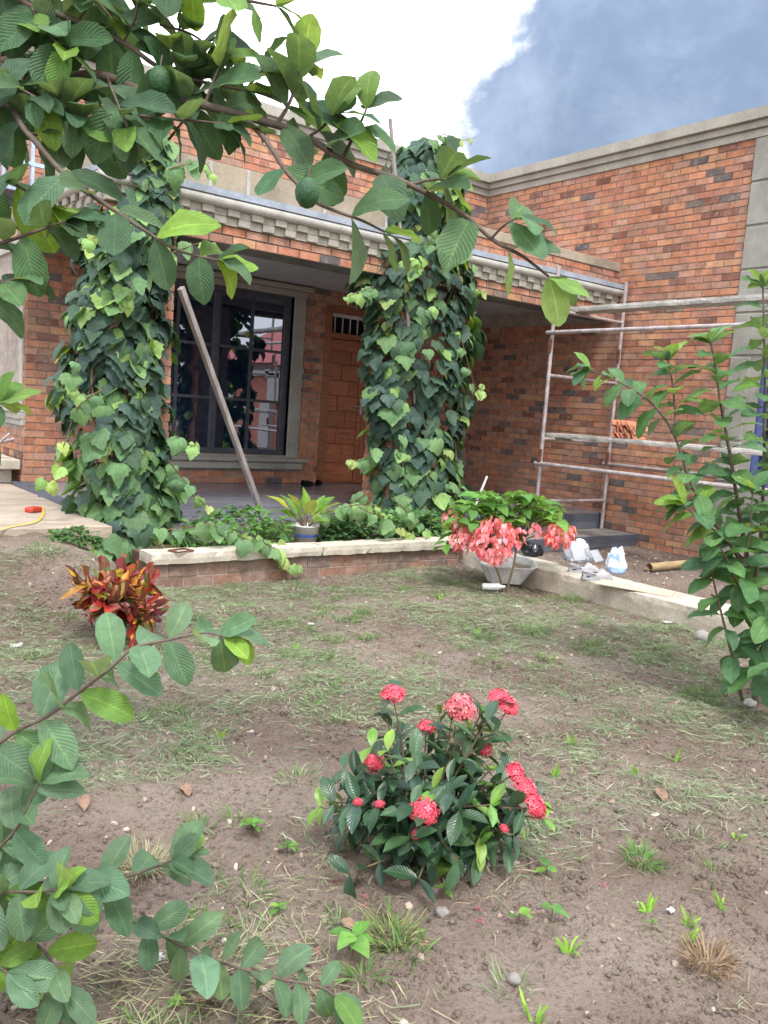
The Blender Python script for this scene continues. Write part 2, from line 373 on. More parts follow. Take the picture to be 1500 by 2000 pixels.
def leaf_mat(name, src, kind='pinnate', nv=9, slope=.55, rough=.5, back=(.55, .62, .55), backmix=.45, trans=.28, veincol=(1.5, 1.45, 1.2), veinw=.5, bump=.35, spec=.4, var=None):
    m, k = base_mat(name); c = colsrc(k, src, None)
    uv = k.new('ShaderNodeUVMap', uv_map='UVMap').outputs[0]; s = k.sep(uv)
    a = k.m('MULTIPLY', k.m('ABSOLUTE', k.m('SUBTRACT', s[0], .5)), 2)
    if kind == 'pinnate':
        mid = k.ss(a, .03, .10, 1, 0)
        fr = k.m('FRACT', k.m('MULTIPLY', k.m('SUBTRACT', s[1], k.m('MULTIPLY', a, slope * .5)), nv))
        tri = k.m('ABSOLUTE', k.m('SUBTRACT', fr, .5))
        side = k.m('MULTIPLY', k.ss(tri, .36, .5), k.ss(a, .75, 1.0, 1, .2))
        vein = k.m('MAXIMUM', mid, k.m('MULTIPLY', side, .55)); h = k.m('SUBTRACT', k.ss(tri, .0, .5, 1, 0), k.m('MULTIPLY', mid, .8))
    else:
        x = k.m('MULTIPLY', a, .62); y = s[1]; ds = x
        for g in (38, 78):
            r = math.radians(g)
            ds = k.m('MINIMUM', ds, k.m('ABSOLUTE', k.m('SUBTRACT', k.m('MULTIPLY', x, math.cos(r)), k.m('MULTIPLY', y, math.sin(r)))))
        vein = k.ss(ds, .0, .035, 1, 0); h = k.ss(ds, 0, .09)
    pz = pos(k); n = k.noise(pz, 35, 3, .6); n3 = k.noise(pz, 7, 3, .6)
    fac = k.m('MULTIPLY', k.ss(n, .3, .7, .86, 1.12), k.ss(n3, .3, .7, .86, 1.14))
    cc = k.vm('MULTIPLY', c, k.comb(fac, fac, fac))
    spots = k.m('MULTIPLY', k.ss(k.noise(k.vm('ADD', pz, (11, 3, 7)), 46, 3, .6), .66, .72), k.ss(k.noise(pz, 6, 2), .48, .6))
    cc = k.mix(k.m('MULTIPLY', spots, .7), cc, (.17, .11, .035, 1))          # blemishes
    if var == 'croton':
        tt = k.ss(k.m('ADD', a, k.m('MULTIPLY_ADD', n3, .9, -.45)), .18, .5, 1, 0)
        cc = k.mix(k.m('MULTIPLY', tt, k.ss(k.noise(pz, 9, 2), .50, .62)), cc, (.55, .34, .03, 1))
        cc = k.mix(k.m('MULTIPLY', k.ss(k.noise(k.vm('ADD', pz, (3, 5, 8)), 14, 2), .56, .66), .7), cc, (.05, .13, .02, 1))
    cc = k.mix(k.m('MULTIPLY', vein, veinw), cc, k.vm('MULTIPLY', cc, veincol))
    bf = k.new('ShaderNodeNewGeometry').outputs['Backfacing']
    hsv = k.new('ShaderNodeHueSaturation'); hsv.inputs['Saturation'].default_value = .78; hsv.inputs['Value'].default_value = 1.25; k.put(hsv.inputs['Color'], cc)
    cc = k.mix(k.m('MULTIPLY', bf, backmix * 2), cc, hsv.outputs[0])
    k.put(k.b.inputs['Base Color'], cc); k.b.inputs['Roughness'].default_value = rough; k.b.inputs['Specular IOR Level'].default_value = spec
    k.put(k.b.inputs['Normal'], k.bump(h, bump, .004))
    if trans > 0:
        t = k.new('ShaderNodeBsdfTranslucent'); k.put(t.inputs[0], k.vm('MULTIPLY', cc, (1.9, 1.75, .7)))
        mx = k.new('ShaderNodeMixShader'); mx.inputs[0].default_value = trans
        k.l.new(k.b.outputs[0], mx.inputs[1]); k.l.new(t.outputs[0], mx.inputs[2]); k.l.new(mx.outputs[0], k.out.inputs[0])
    return m
guava_leaf_m = leaf_mat('guava_leaf', 'obj', nv=12, slope=.7, rough=.62, bump=.36, spec=.28, veincol=(1.7, 1.55, 1.35), veinw=.65)
guava_leaf_a = leaf_mat('guava_leaf_joined', 'attr', nv=12, slope=.7, rough=.62, bump=.36, spec=.28)
vine_leaf_m = leaf_mat('vine_leaf', 'obj', kind='palm', rough=.6, spec=.25, veinw=.35, bump=.2)
vine_leaf_a = leaf_mat('vine_leaf_joined', 'attr', kind='palm', rough=.6, spec=.25, veinw=.35, bump=.2)
ixora_leaf_m = leaf_mat('ixora_leaf', 'obj', nv=10, slope=.4, rough=.3, spec=.5, veinw=.35, trans=.1, bump=.25)
ixora_leaf_a = leaf_mat('ixora_leaf_joined', 'attr', nv=10, slope=.4, rough=.3, spec=.5, veinw=.35, trans=.1, bump=.25)
soft_leaf_m = leaf_mat('soft_leaf', 'obj', nv=8, slope=.5, rough=.6, spec=.3, veinw=.25, bump=.4)
soft_leaf_a = leaf_mat('soft_leaf_joined', 'attr', nv=8, slope=.5, rough=.6, spec=.3, veinw=.25, bump=.3)
croton_m = leaf_mat('croton_leaf', 'obj', nv=10, slope=.5, rough=.35, spec=.5, trans=.12, veincol=(1.7, 1.5, .8), veinw=.5, var='croton')
grass_m = leaf_mat('grass_blade', 'attr', nv=1, rough=.8, spec=.2, trans=.15, veinw=0, bump=.02)
sepal_m = leaf_mat('pink_sepal', 'attr', nv=6, slope=.5, rough=.7, spec=.2, trans=.25, veincol=(1.15, .8, .8), veinw=.5, backmix=.2)

def soil_mat():
    m, k = base_mat('garden_soil'); p = pos(k)
    a = k.noise(p, 1.1, 4, .6, .3); b = k.noise(p, 9, 6, .65); c = k.noise(p, 55, 5, .7); e = k.noise(p, 260, 3, .6)
    col = k.mix(k.ss(a, .35, .68), (.31, .225, .180, 1), (.48, .375, .31, 1))
    col = k.mix(k.m('MULTIPLY', k.ss(b, .45, .75), .6), col, (.45, .37, .31, 1))
    col = k.mix(k.m('MULTIPLY', k.ss(c, .48, .68), .65), col, (.165, .115, .09, 1))
    col = k.mix(k.m('MULTIPLY', k.ss(e, .58, .72), .4), col, (.52, .45, .38, 1))
    k.put(k.b.inputs['Base Color'], col); k.b.inputs['Roughness'].default_value = 1; k.b.inputs['Specular IOR Level'].default_value = .1
    h = k.m('ADD', k.m('MULTIPLY', b, 1.0), k.m('ADD', k.m('MULTIPLY', c, .7), k.m('MULTIPLY', e, .25)))
    k.put(k.b.inputs['Normal'], k.bump(h, 1.0, .07)); return m
soil_m = soil_mat()

# ------------------------------------------------------------------ terrain
def sst(t): t = max(0, min(1, t)); return t * t * (3 - 2 * t)
def gz0(x, y):
    z = .40 * sst((2.75 - x) / .9) * sst((y - 5.0) / 1.4)
    z += .04 * sst((x - 6.0) / .4) * sst((9 - y) / 1)
    return z
def gz(x, y):
    p = Vector((x, y, 0))
    z = gz0(x, y) + .035 * noise.noise(p * .8) + .020 * noise.noise(p * 2.6) - .02
    return z
def axis_pts(a, b, st, lo, hi):
    c = list(np.arange(a, b + 1e-6, st)); s = st; x = a; L = []
    while x > lo: s *= 1.35; x -= s; L.append(x)
    s = st; x = b; Rr = []
    while x < hi: s *= 1.35; x += s; Rr.append(x)
    return L[::-1] + c + Rr
XS = axis_pts(-.2, 7.0, .026, -160, 170); YS = axis_pts(.7, 7.0, .026, -160, 170)
V = []
for y in YS:
    for x in XS:
        z = gz(x, y)
        if -1 < x < 9.2 and 0 < y < 10:
            p = Vector((x, y, 3.1))
            z += .016 * noise.noise(p * 4.1) + .026 * abs(noise.noise(p * 7)) + .013 * noise.noise(p * 15) + .011 * noise.noise(p * 31) + .014 * max(0, .42 - noise.voronoi(p * 13)[0][0]) * max(0, .6 + 1.6 * noise.noise(p * 1.7))
        V.append((x, y, z))
nx, ny = len(XS), len(YS)
idx = np.arange(nx * ny).reshape(ny, nx)
F = np.stack([idx[:-1, :-1], idx[:-1, 1:], idx[1:, 1:], idx[1:, :-1]], -1).reshape(-1, 4)
me = bpy.data.meshes.new('ground'); me.from_pydata(V, [], F.tolist()); me.materials.append(soil_m)
me.polygons.foreach_set('use_smooth', [True] * len(F))
tag(link('ground', me), 'bare brown garden soil with clods and trodden patches', None, None, 'structure')

# ------------------------------------------------------------------ bricks
BL, BH = .2335, .081
def brick_tpl():
    c = .03
    V = []
    for s_, z in ((1, 0), (1, .6), (.985, 1)):
        sy = 1 - (1 - s_) * 2.4
        V += [(-.5 * s_, -.5 * sy, z), (.5 * s_, -.5 * sy, z), (.5 * s_, .5 * sy, z), (-.5 * s_, .5 * sy, z)]
    F = []
    for i in (0, 4):
        for j in range(4): F.append((i + j, i + (j + 1) % 4, i + 4 + (j + 1) % 4, i + 4 + j))
    F.append((8, 9, 10, 11)); return V, F
BT = brick_tpl()
BRICK_ME = MB().add(BT[0], BT[1]).mesh('brick', brick_o)
def brick_tint(dark=.06):
    r = rnd()
    if r < dark: c = random.choice([(.12, .105, .125), (.15, .12, .13), (.18, .14, .14)])
    elif r < dark + .07: c = random.choice([(.20, .085, .07), (.23, .11, .095)])
    else: c = random.choice([(.46, .215, .14), (.44, .20, .135), (.41, .18, .13), (.42, .215, .17), (.38, .185, .15), (.46, .25, .165), (.38, .165, .12), (.33, .18, .15), (.40, .23, .19), (.43, .19, .125)])
    f = ru(.88, 1.12); return (c[0] * f * 1.05, c[1] * f * 1.02, c[2] * f * .86)
def brick_fill(parent, O, U, Nn, u0, u1, z0, z1, openings=(), keep=60, dark=.06, L=BL, H=BH, proud=.012, off=0.0, joint=.011, tints=None):
    """courses on the plane through O spanned by U and +Z with outward normal Nn; largest `keep` become parts"""
    U = Vector(U); Nn = Vector(Nn); O = Vector(O); Z = Vector((0, 0, 1)); items = []
    rows = int(round((z1 - z0) / H)); H = (z1 - z0) / rows
    for r in range(rows):
        za = z0 + r * H; zb = za + H
        spans = [(u0, u1)]
        for (a, b, c, e) in openings:
            if min(zb, e) - max(za, c) > .35 * H:
                ns = []
                for (p, q) in spans:
                    if b <= p or a >= q: ns.append((p, q)); continue
                    if a > p: ns.append((p, a))
                    if b < q: ns.append((b, q))
                spans = ns
        st = u0 - L + (L * .5 if r % 2 else 0) + off + ru(-.012, .012)
        for (p, q) in spans:
            u = st
            while u < q:
                a, b = max(u, p), min(u + L, q)
                if b - a > .03: items.append((a, b, za, zb))
                u += L
    dirM = Matrix((U, Z, Nn)).transposed() if U.cross(Z).dot(Nn) > 0 else Matrix((-U, Z, Nn)).transposed()
    out_ = []
    for (a, b, za, zb) in items:
        c = O + U * ((a + b) / 2) + Z * ((za + zb) / 2)
        dd = max(depth(c), .5); out_.append(((b - a) / dd, c, b - a - joint, zb - za - joint))
    out_.sort(key=lambda t: -t[0]); mb = MB()
    for i, (q, c, bw, bh) in enumerate(out_):
        rt = Matrix.Rotation(ru(-.007, .007), 3, 'Z')
        M3 = dirM @ rt @ Matrix.Diagonal((bw, bh + ru(-.003, .003), proud + ru(-.003, .004)))
        M = M3.to_4x4(); M.translation = c - Nn * .001
        if i < keep:
            o = link('brick', BRICK_ME, parent, mw=M); o.color = (*(random.choice(tints) if tints else brick_tint(dark)), 1)
        else: mb.add([M @ Vector(p) for p in BT[0]], BT[1], None, random.choice(tints) if tints else brick_tint(dark))
    if mb.v: tag(mb.build('brick_courses', brick_a, parent, recalc=False), kind='stuff')

# ------------------------------------------------------------------ the house
XL, XR, YB, YE = 2.52, 9.09, 9.68, 7.11
YW = 4.35                                     # near end of the right wing
ZF, ZFe = .45, .37                            # porch floor, at the wall and at its front edge
house = thing('brick_house', (5.8, 8.4, 0), 'single storey red brick house with flat parapet roof and covered porch', 'house')
def part(mb, name, m, parent=house): return mb.build(name, m, parent)

# --- back wall with window and door openings (solid backing round the openings)
WX0, WX1, WZ0, WZ1 = 3.75, 5.82, .82, 2.88
DX0, DX1, DZ1 = 6.32, 7.72, 2.86
bw = MB(); T = .25
for (a, b, c, e) in ((XL, WX0, 0, 5.0), (WX1, DX0, 0, 5.0), (DX1, XR, 0, 5.0), (WX0, WX1, 0, WZ0), (WX0, WX1, WZ1, 5.0), (DX0, DX1, DZ1, 5.0), (DX0, DX1, 0, ZF - .01)):
    bw.box((a, YB, c), (b, YB + T, e))
back = part(bw, 'back_wall', mortar)
brick_fill(back, (0, YB, 0), (1, 0, 0), (0, -1, 0), XL - .002, XR - .012, ZF, 3.04, [(WX0 - .16, WX1 + .18, WZ0 - .17, 3.05), (DX0, DX1, 0, DZ1)], 150, .08)
brick_fill(back, (0, YB, 0), (1, 0, 0), (0, -1, 0), XL, XR - .012, 3.22, 4.79, [], 130, .05)
# --- left side wall
lw = MB(); lw.box((XL, YB + T, 0), (XL + T, 14, 5.0)); leftw = part(lw, 'side_wall', mortar)
LWY0, LWY1, LWZ0, LWZ1 = 9.83, 11.6, 1.28, 2.95
brick_fill(leftw, (XL, 0, 0), (0, 1, 0), (-1, 0, 0), YB + .002, 12.2, ZF, 4.79, [(LWY0 - .08, LWY1 + .1, LWZ0 - .22, LWZ1 + .1)], 60, .05)
part(MB().box((XL, 13.75, 0), (12.5, 14, 5.0)), 'rear_wall', mortar)
part(MB().box((XL + T, YB + T, 4.45), (12.4, 13.75, 4.6)), 'flat_roof', concrete)
part(MB().box((XR + T, YW + T, 4.45), (12.4, YB + T, 4.6)), 'wing_roof', concrete)
# --- right wing wall (faces the garden) and its near end
rwb = MB(); rwb.box((XR, 5.43, 0), (XR + T, YB, 5.0))
rwb.box((XR, YW, 0), (XR + T, 5.43, .95)); rwb.box((XR, YW, 2.42), (XR + T, 5.43, 5.0)); rwb.box((XR, 5.08, .95), (XR + T, 5.43, 2.42)); rwb.box((XR, YW, .95), (XR + T, 4.5, 2.42))
rightw = part(rwb, 'wing_wall', mortar)
brick_fill(rightw, (XR, 0, 0), (0, 1, 0), (-1, 0, 0), 5.43, YB - .002, .02, 4.79, [(YE, 9.7, 2.88, 3.05)], 300, .055)
part(MB().box((XR + T, YW, 0), (12.5, YW + T, 5.0)), 'wing_end_wall', concrete)
part(MB().box((12.25, YW + T, 0), (12.5, 13.75, 5.0)), 'far_wall', concrete)
# --- render quoins on the wing's near corner
for i in range(10):
    z0 = .02 + i * .478; z1 = min(z0 + .455, 4.79)
    part(MB().box((XR - .035, 5.18 if z1 < 2.75 and z0 > .7 else YW - .03, z0), (XR + .001, 5.425, z1), ch=.012), 'quoin', concrete)
for a, b in ((.02, .95), (2.45, 4.79)):
    part(MB().box((XR - .018, YW - .02, a), (XR + .002, 5.425, b)), 'render_face', concrete)
part(MB().box((XR - .02, 5.05, .95), (XR + .002, 5.425, 2.45)), 'render_reveal', concrete)

# --- stepped cornice on both walls
def cornice(p0, p1, axis, nsign):
    mb = MB()
    for (za, zb, pr) in ((4.79, 4.875, .035), (4.885, 4.955, .075), (4.965, 5.08, .125)):
        if axis == 'X': mb.box((p0, YB - pr, za), (p1 - (pr if p1 > 9 else 0), YB + T, zb))
        else: mb.box((XR - pr, p0 - pr * 0, za), (XR + T, p1, zb))
    for (za, zb, pr) in ((4.87, 4.89, .02), (4.95, 4.97, .06)):
        if axis == 'X': mb.box((p0, YB - pr, za), (p1 - (pr if p1 > 9 else 0), YB + T - .01, zb))
        else: mb.box((XR - pr, p0, za), (XR + T - .01, p1, zb))
    return mb
part(cornice(XL - .1, XR, 'X', -1), 'cornice', cornice_m)
part(cornice(YW - .12, YB - .001, 'Y', -1), 'cornice', cornice_m)
cl_ = MB()
for (za, zb, pr) in ((4.79, 4.875, .035), (4.885, 4.955, .075), (4.965, 5.08, .125)): cl_.box((XL - pr, YB + T + .001, za), (XL + T, 14, zb))
part(cl_, 'cornice', cornice_m)

# --- big window
win = part(MB().box((WX0, YB + .2, WZ0), (WX1, YB + .24, WZ1)), 'window', frame_m)
tag(win, 'tall dark framed mirror glass window in grey render surround')
fr = MB(); yf = YB + .05
for (a, b, c, e) in ((WX0, WX1, WZ0, WZ0 + .07), (WX0, WX1, WZ1 - .07, WZ1), (WX0, WX0 + .06, WZ0 + .07, WZ1 - .07), (WX1 - .10, WX1, WZ0 + .07, WZ1 - .07), (4.725, 4.815, WZ0 + .07, WZ1 - .07)):
    fr.box((a, yf, c), (b, yf + .07, e), ch=.006)
fo = part(fr, 'frame', frame_m, win)
gb = MB()
for xm in (4.27, 5.265): gb.box((xm - .018, yf + .012, WZ0 + .07), (xm + .018, yf + .05, WZ1 - .07))
for zm in (1.51, 2.155):
    for a, b in ((WX0 + .06, 4.252), (4.288, 4.725), (4.815, 5.247), (5.283, WX1 - .10)):
        gb.box((a, yf + .014, zm - .018), (b, yf + .048, zm + .018))
part(gb, 'glazing_bar', frame_m, win)
for a, b in ((WX0 + .06, 4.252), (4.288, 4.725), (4.815, 5.247), (5.283, WX1 - .10)):
    for c, e in ((WZ0 + .07, 1.492), (1.528, 2.137), (2.173, WZ1 - .07)):
        mb = MB(); t1, t2 = ru(-.0015, .0015), ru(-.0015, .0015)
        mb.add([(a, yf + .03 + t1, c), (b, yf + .03 - t1, c), (b, yf + .03 + t2, e), (a, yf + .03 - t2, e), (a, yf + .036, c), (b, yf + .036, c), (b, yf + .036, e), (a, yf + .036, e)],
               [(0, 1, 2, 3), (7, 6, 5, 4), (0, 4, 5, 1), (1, 5, 6, 2), (2, 6, 7, 3), (3, 7, 4, 0)])
        part(mb, 'pane', glass_m, win)
su = MB()
su.box((WX1, YB - .03, WZ0 - .03), (WX1 + .17, YB + .12, WZ1 + .002), ch=.008); su.box((WX0 - .15, YB - .03, WZ0 - .03), (WX0, YB + .12, WZ1 + .002), ch=.008)
su.box((WX0 - .17, YB - .035, WZ1 + .003), (WX1 + .19, YB + .12, WZ1 + .075), ch=.008); su.box((WX0 - .22, YB - .075, WZ1 + .078), (WX1 + .25, YB + .02, 3.02), ch=.012)
part(su, 'surround', plaster_m, win)
sl = MB(); sl.box((WX0 - .3, YB - .11, .735), (WX1 + .28, YB + .05, WZ0 - .032), ch=.01); sl.box((WX0 - .24, YB - .075, .64), (WX1 + .23, YB + .01, .733), ch=.008)
part(sl, 'sill', plaster_m, win)

# --- front door, leaf and a half of carved blocks
door = part(MB().box((DX0 + .09, YB + .12, ZF), (DX1 - .09, YB + .155, 2.43)), 'door', wood_m); door.color = (.27, .085, .035, 1)
tag(door, 'reddish hardwood front door of staggered raised blocks')
def wpart(mb, nm, c=(.30, .10, .042), par=door):
    o = part(mb, nm, wood_m, par); o.color = (*c, 1); return o
for a, b in ((DX0 - .01, DX0 + .10), (DX1 - .10, DX1 + .01)): wpart(MB().box((a, YB - .02, ZF), (b, YB + .19, DZ1), ch=.006), 'jamb', (.25, .085, .035))
wpart(MB().box((DX0 + .10, YB - .015, 2.765), (DX1 - .10, YB + .19, DZ1), ch=.006), 'head', (.24, .08, .032))
wpart(MB().box((DX0 + .10, YB - .012, 2.43), (DX1 - .10, YB + .185, 2.50), ch=.006), 'transom_rail', (.25, .085, .035))
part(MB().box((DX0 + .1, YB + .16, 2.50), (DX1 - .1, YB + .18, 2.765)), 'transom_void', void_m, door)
part(MB().box((DX0 + .1, YB + .06, 2.715), (DX1 - .1, YB + .085, 2.762)), 'transom_bar', white_bar_m, door)
for i in range(9): part(MB().box((DX0 + .19 + i * .125, YB + .065, 2.50), (DX0 + .205 + i * .125, YB + .08, 2.715)), 'transom_bar', white_bar_m, door)
def leaf_blocks(x0, x1, splits):
    zs = [ZF + .03, .73, 1.0, 1.22, 1.45, 1.66, 1.87, 2.09, 2.27, 2.42]
    for i in range(9):
        za, zb = zs[i], zs[i + 1]
        cuts = [x0, x1] if splits[i] is None else [x0, x0 + (x1 - x0) * splits[i], x1]
        for a, b in zip(cuts[:-1], cuts[1:]):
            f = ru(.85, 1.25); wpart(MB().box((a + .003, YB + .12 - ru(.012, .024), za + .003), (b - .003, YB + .1205, zb - .003), ch=.005), 'block', (.30 * f, .098 * f, .04 * f))
leaf_blocks(DX0 + .17, 7.0, [None, .55, .35, .62, .33, .66, .40, .70, None])
leaf_blocks(7.16, DX1 - .16, [None, .4, .6, .35, .6, .45, .65, .4, None])
for a, b in ((DX0 + .10, DX0 + .165), (7.005, 7.075), (7.08, 7.155), (DX1 - .155, DX1 - .10)): wpart(MB().box((a, YB + .10, ZF + .005), (b, YB + .1195, 2.425), ch=.004), 'stile', (.29, .095, .04))
part(MB().box((7.02, YB + .05, 1.42), (7.05, YB + .10, 1.60), ch=.006).tube([(7.035, YB + .06, 1.53), (6.92, YB + .055, 1.53)], .011), 'handle', steel_m, door)

# --- porch floor
fl = MB().prism([(YE - .12, 0), (YB, 0), (YB, ZF - .008), (YE - .12, ZFe - .008)], 2.42, XR - .012, 'X')
floor = part(fl, 'porch_floor', dust_m)
def fz(y): return ZF + (ZFe - ZF) * (YB - y) / (YB - YE + .12)
tilt = math.atan2(ZF - ZFe, YB - YE + .12)
TM = MB().obox(Matrix.Identity(4), (.594, .594, .008), ch=.0015).mesh('tile', tile_m)
for i in range(11):
    for j in range(5):
        x = 2.62 + .3 + i * .6; y = YB - .3 - j * .6
        sx = min(1, (XR - .02 - (x - .3)) / .6); sy = min(1, (y + .3 - (YE - .10)) / .6)
        if sx < .05 or sy < .05: continue
        M = Matrix.Translation((x - .3 + .3 * sx, y + .3 - .3 * sy, fz(y + .3 - .3 * sy) - .003)) @ Matrix.Rotation(tilt, 4, 'X') @ Matrix.Diagonal((sx, sy, 1, 1))
        o = link('tile', TM, floor, mw=M); f = ru(.85, 1.15); o.color = (.20 * f, .20 * f, .235 * f, 1)
nz = MB().prism([(YE - .12, ZFe - .02), (YB - .012, ZF - .02), (YB - .012, ZF + .004), (YE - .12, ZFe + .004)], 2.40, 2.6, 'X')
part(nz, 'edge_tile', rib_m, floor)
for i in range(8): part(MB().prism([(YE - .118, ZFe + .002), (YB - .014, ZF + .002), (YB - .014, ZF + .009), (YE - .118, ZFe + .009)], 2.41 + i * .022, 2.421 + i * .022, 'X'), 'rib', rib_m, floor)
def riser(x0, x1, y, z0, z1, par):
    part(MB().box((x0, y - .012, z0), (x1, y, z1)), 'riser_tile', rib_m, par)
    for i in range(6): part(MB().box((x0, y - .018, z1 - .012 - i * .016), (x1, y - .0115, z1 - .004 - i * .016)), 'rib', rib_m, par)
riser(6.1, XR - .015, YE - .12, .18, ZFe + .002, floor)
step = part(MB().box((6.75, 6.45, 0), (XR - .015, YE - .135, .175)), 'step', dust_m)
riser(6.75, XR - .016, 6.45, .03, .178, step)

# --- pillars
for x0, nm in ((2.60, 'brick pillar wrapped in vine beside concrete slab'), (5.58, 'brick pillar wrapped in vine beside front door')):
    p = part(MB().box((x0 + .012, 7.145, .2), (x0 + .47, 7.60, 2.869)), 'pillar', mortar_pale)
    brick_fill(p, (0, 7.145, 0), (1, 0, 0), (0, -1, 0), x0 + .002, x0 + .48, .38, 2.869, [], 40, .03)
    brick_fill(p, (x0 + .012, 0, 0), (0, 1, 0), (-1, 0, 0), 7.135, 7.61, .38, 2.869, [], 15, .03)
    brick_fill(p, (x0 + .47, 0, 0), (0, 1, 0), (1, 0, 0), 7.135, 7.61, .38, 2.869, [], 15, .03)

# --- porch roof: beam, ceiling, brick band, dentils, half-round, parapet
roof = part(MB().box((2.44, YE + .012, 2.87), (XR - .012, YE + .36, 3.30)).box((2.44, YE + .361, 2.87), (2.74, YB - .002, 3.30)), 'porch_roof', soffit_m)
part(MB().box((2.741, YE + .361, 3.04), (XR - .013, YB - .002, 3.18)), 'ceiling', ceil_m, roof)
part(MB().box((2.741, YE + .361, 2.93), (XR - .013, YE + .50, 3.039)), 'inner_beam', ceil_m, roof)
brick_fill(roof, (0, YE + .012, 0), (1, 0, 0), (0, -1, 0), 2.43, XR - .013, 2.87, 3.03, [], 60, .05)
brick_fill(roof, (2.44, 0, 0), (0, 1, 0), (-1, 0, 0), YE, YB - .002, 2.87, 3.03, [], 22, .05)
XP = 6.05
mould = part(MB().box((2.425, YE - .02, 3.031), (XR - .014, YE + .30, 3.10)).box((2.42, YE - .035, 3.101), (XR - .014, YE + .30, 3.17)).box((2.405, YE - .05, 3.171), (XR - .014, YE + .30, 3.25)), 'moulding', dentil_m, roof)
part(MB().box((2.425, YE + .301, 3.031), (2.73, YB - .002, 3.10)).box((2.42, YE + .301, 3.101), (2.73, YB - .002, 3.17)).box((2.405, YE + .301, 3.171), (2.73, YB - .002, 3.25)), 'moulding', dentil_m, roof)
DM = MB().obox(Matrix.Identity(4), (.118, .028, .062), ch=.004).mesh('dentil', dentil_m)
for row, (zc, yc) in enumerate(((3.066, YE - .028), (3.136, YE - .046))):
    k = 0; x = 2.43 + (.118 if row else 0) + .06
    while x < XR - .08:
        link('dentil', DM, roof, mw=Matrix.Translation((x + ru(-.004, .004), yc + ru(-.004, .004), zc)) @ Matrix.Rotation(ru(-.015, .015), 4, 'Y')); x += .24
    y = YE + (.118 if row else 0) + .06
    while y < YB - .08:
        link('dentil', DM, roof, mw=Matrix.Translation((2.415 - row * .018, y, zc)) @ Matrix.Rotation(math.pi / 2, 4, 'Z')); y += .24
part(MB().tube([(2.36, YE - .055, 3.21), (XR - .016, YE - .055, 3.21)], .047, 12), 'half_round', pipe_m, roof)
part(MB().tube([(2.395, YE - .054, 3.21), (2.395, YB - .003, 3.21)], .047, 12), 'half_round', pipe_m, roof)
part(MB().box((2.36, YE - .10, 3.252), (XR - .017, YE + .28, 3.31)).box((2.36, YE + .281, 3.252), (2.72, YB - .003, 3.31)), 'flashing_band', flash_m, roof)
part(MB().box((2.47, YE + .03, 3.311), (XP, YE + .26, 3.56)).box((2.47, YE + .261, 3.311), (2.69, YB - .004, 3.56)), 'parapet', brown_m, roof)
for x in (3.35, 3.72, 4.55, 5.3): part(MB().box((x, YE + .018, 3.315), (x + .035, YE + .031, 3.55), ch=.004), 'joint_smear', pipe_m, roof)
part(MB().box((XP + .001, YE + .012, 3.311), (XR - .018, YE + .24, 3.475)), 'parapet_wall', mortar, roof)
brick_fill(roof, (0, YE + .012, 0), (1, 0, 0), (0, -1, 0), XP + .002, XR - .018, 3.312, 3.474, [], 24, .02)
part(MB().box((XP + .002, YE - .012, 3.476), (7.9, YE + .25, 3.585), ch=.006).box((7.906, YE - .014, 3.476), (XR - .019, YE + .25, 3.583), ch=.006), 'parapet_cap', brown_m, roof)

# --- barred window of the left side
wl_ = part(MB().box((XL + .1, LWY0, LWZ0), (XL + .14, LWY1, LWZ1)), 'window', glass_m); tag(wl_, 'side window behind blue bars')
sm = MB()
sm.box((XL - .03, LWY0 - .12, LWZ0), (XL + .1, LWY0, LWZ1 + .09), ch=.006); sm.box((XL - .03, LWY1, LWZ0), (XL + .1, LWY1 + .12, LWZ1 + .09), ch=.006); sm.box((XL - .032, LWY0, LWZ1), (XL + .1, LWY1, LWZ1 + .09), ch=.006)
for (za, zb, pr) in ((1.20, 1.279, .10), (1.13, 1.199, .07), (1.06, 1.129, .035)): sm.box((XL - pr, LWY0 - .16, za), (XL + .02, LWY1 + .16, zb), ch=.006)
part(sm, 'surround', pipe_m, wl_)
for i in range(13): part(MB().tube([(XL + .02, LWY0 + .07 + i * .13, LWZ0), (XL + .02, LWY0 + .07 + i * .13, LWZ1)], .011, 6), 'bar', bluegrille_m if i % 3 else frame_m, wl_)
for zz in (1.62, 2.08, 2.54): part(MB().box((XL + .008, LWY0, zz), (XL + .02, LWY1, zz + .035)), 'cross_bar', bluegrille_m, wl_)
# --- window of the right wing
ww = part(MB().box((XR + .1, 4.5, .95), (XR + .13, 5.08, 2.42)), 'window', glass_m); tag(ww, 'blue framed window in the wing at the quoins')
fw = MB()
for (a, b, c, e) in ((4.5, 5.08, .95, 1.02), (4.5, 5.08, 2.35, 2.42), (5.0, 5.08, 1.02, 2.35), (4.5, 4.56, 1.02, 2.35), (4.77, 4.81, 1.02, 2.35)): fw.box((XR + .03, a, c), (XR + .09, b, e))
for zz in (1.4, 1.8): fw.box((XR + .035, 4.56, zz), (XR + .08, 5.0, zz + .035))
part(fw, 'frame', surf('blue_frame_paint', (.10, .13, .30), .5, 9, .2), ww)
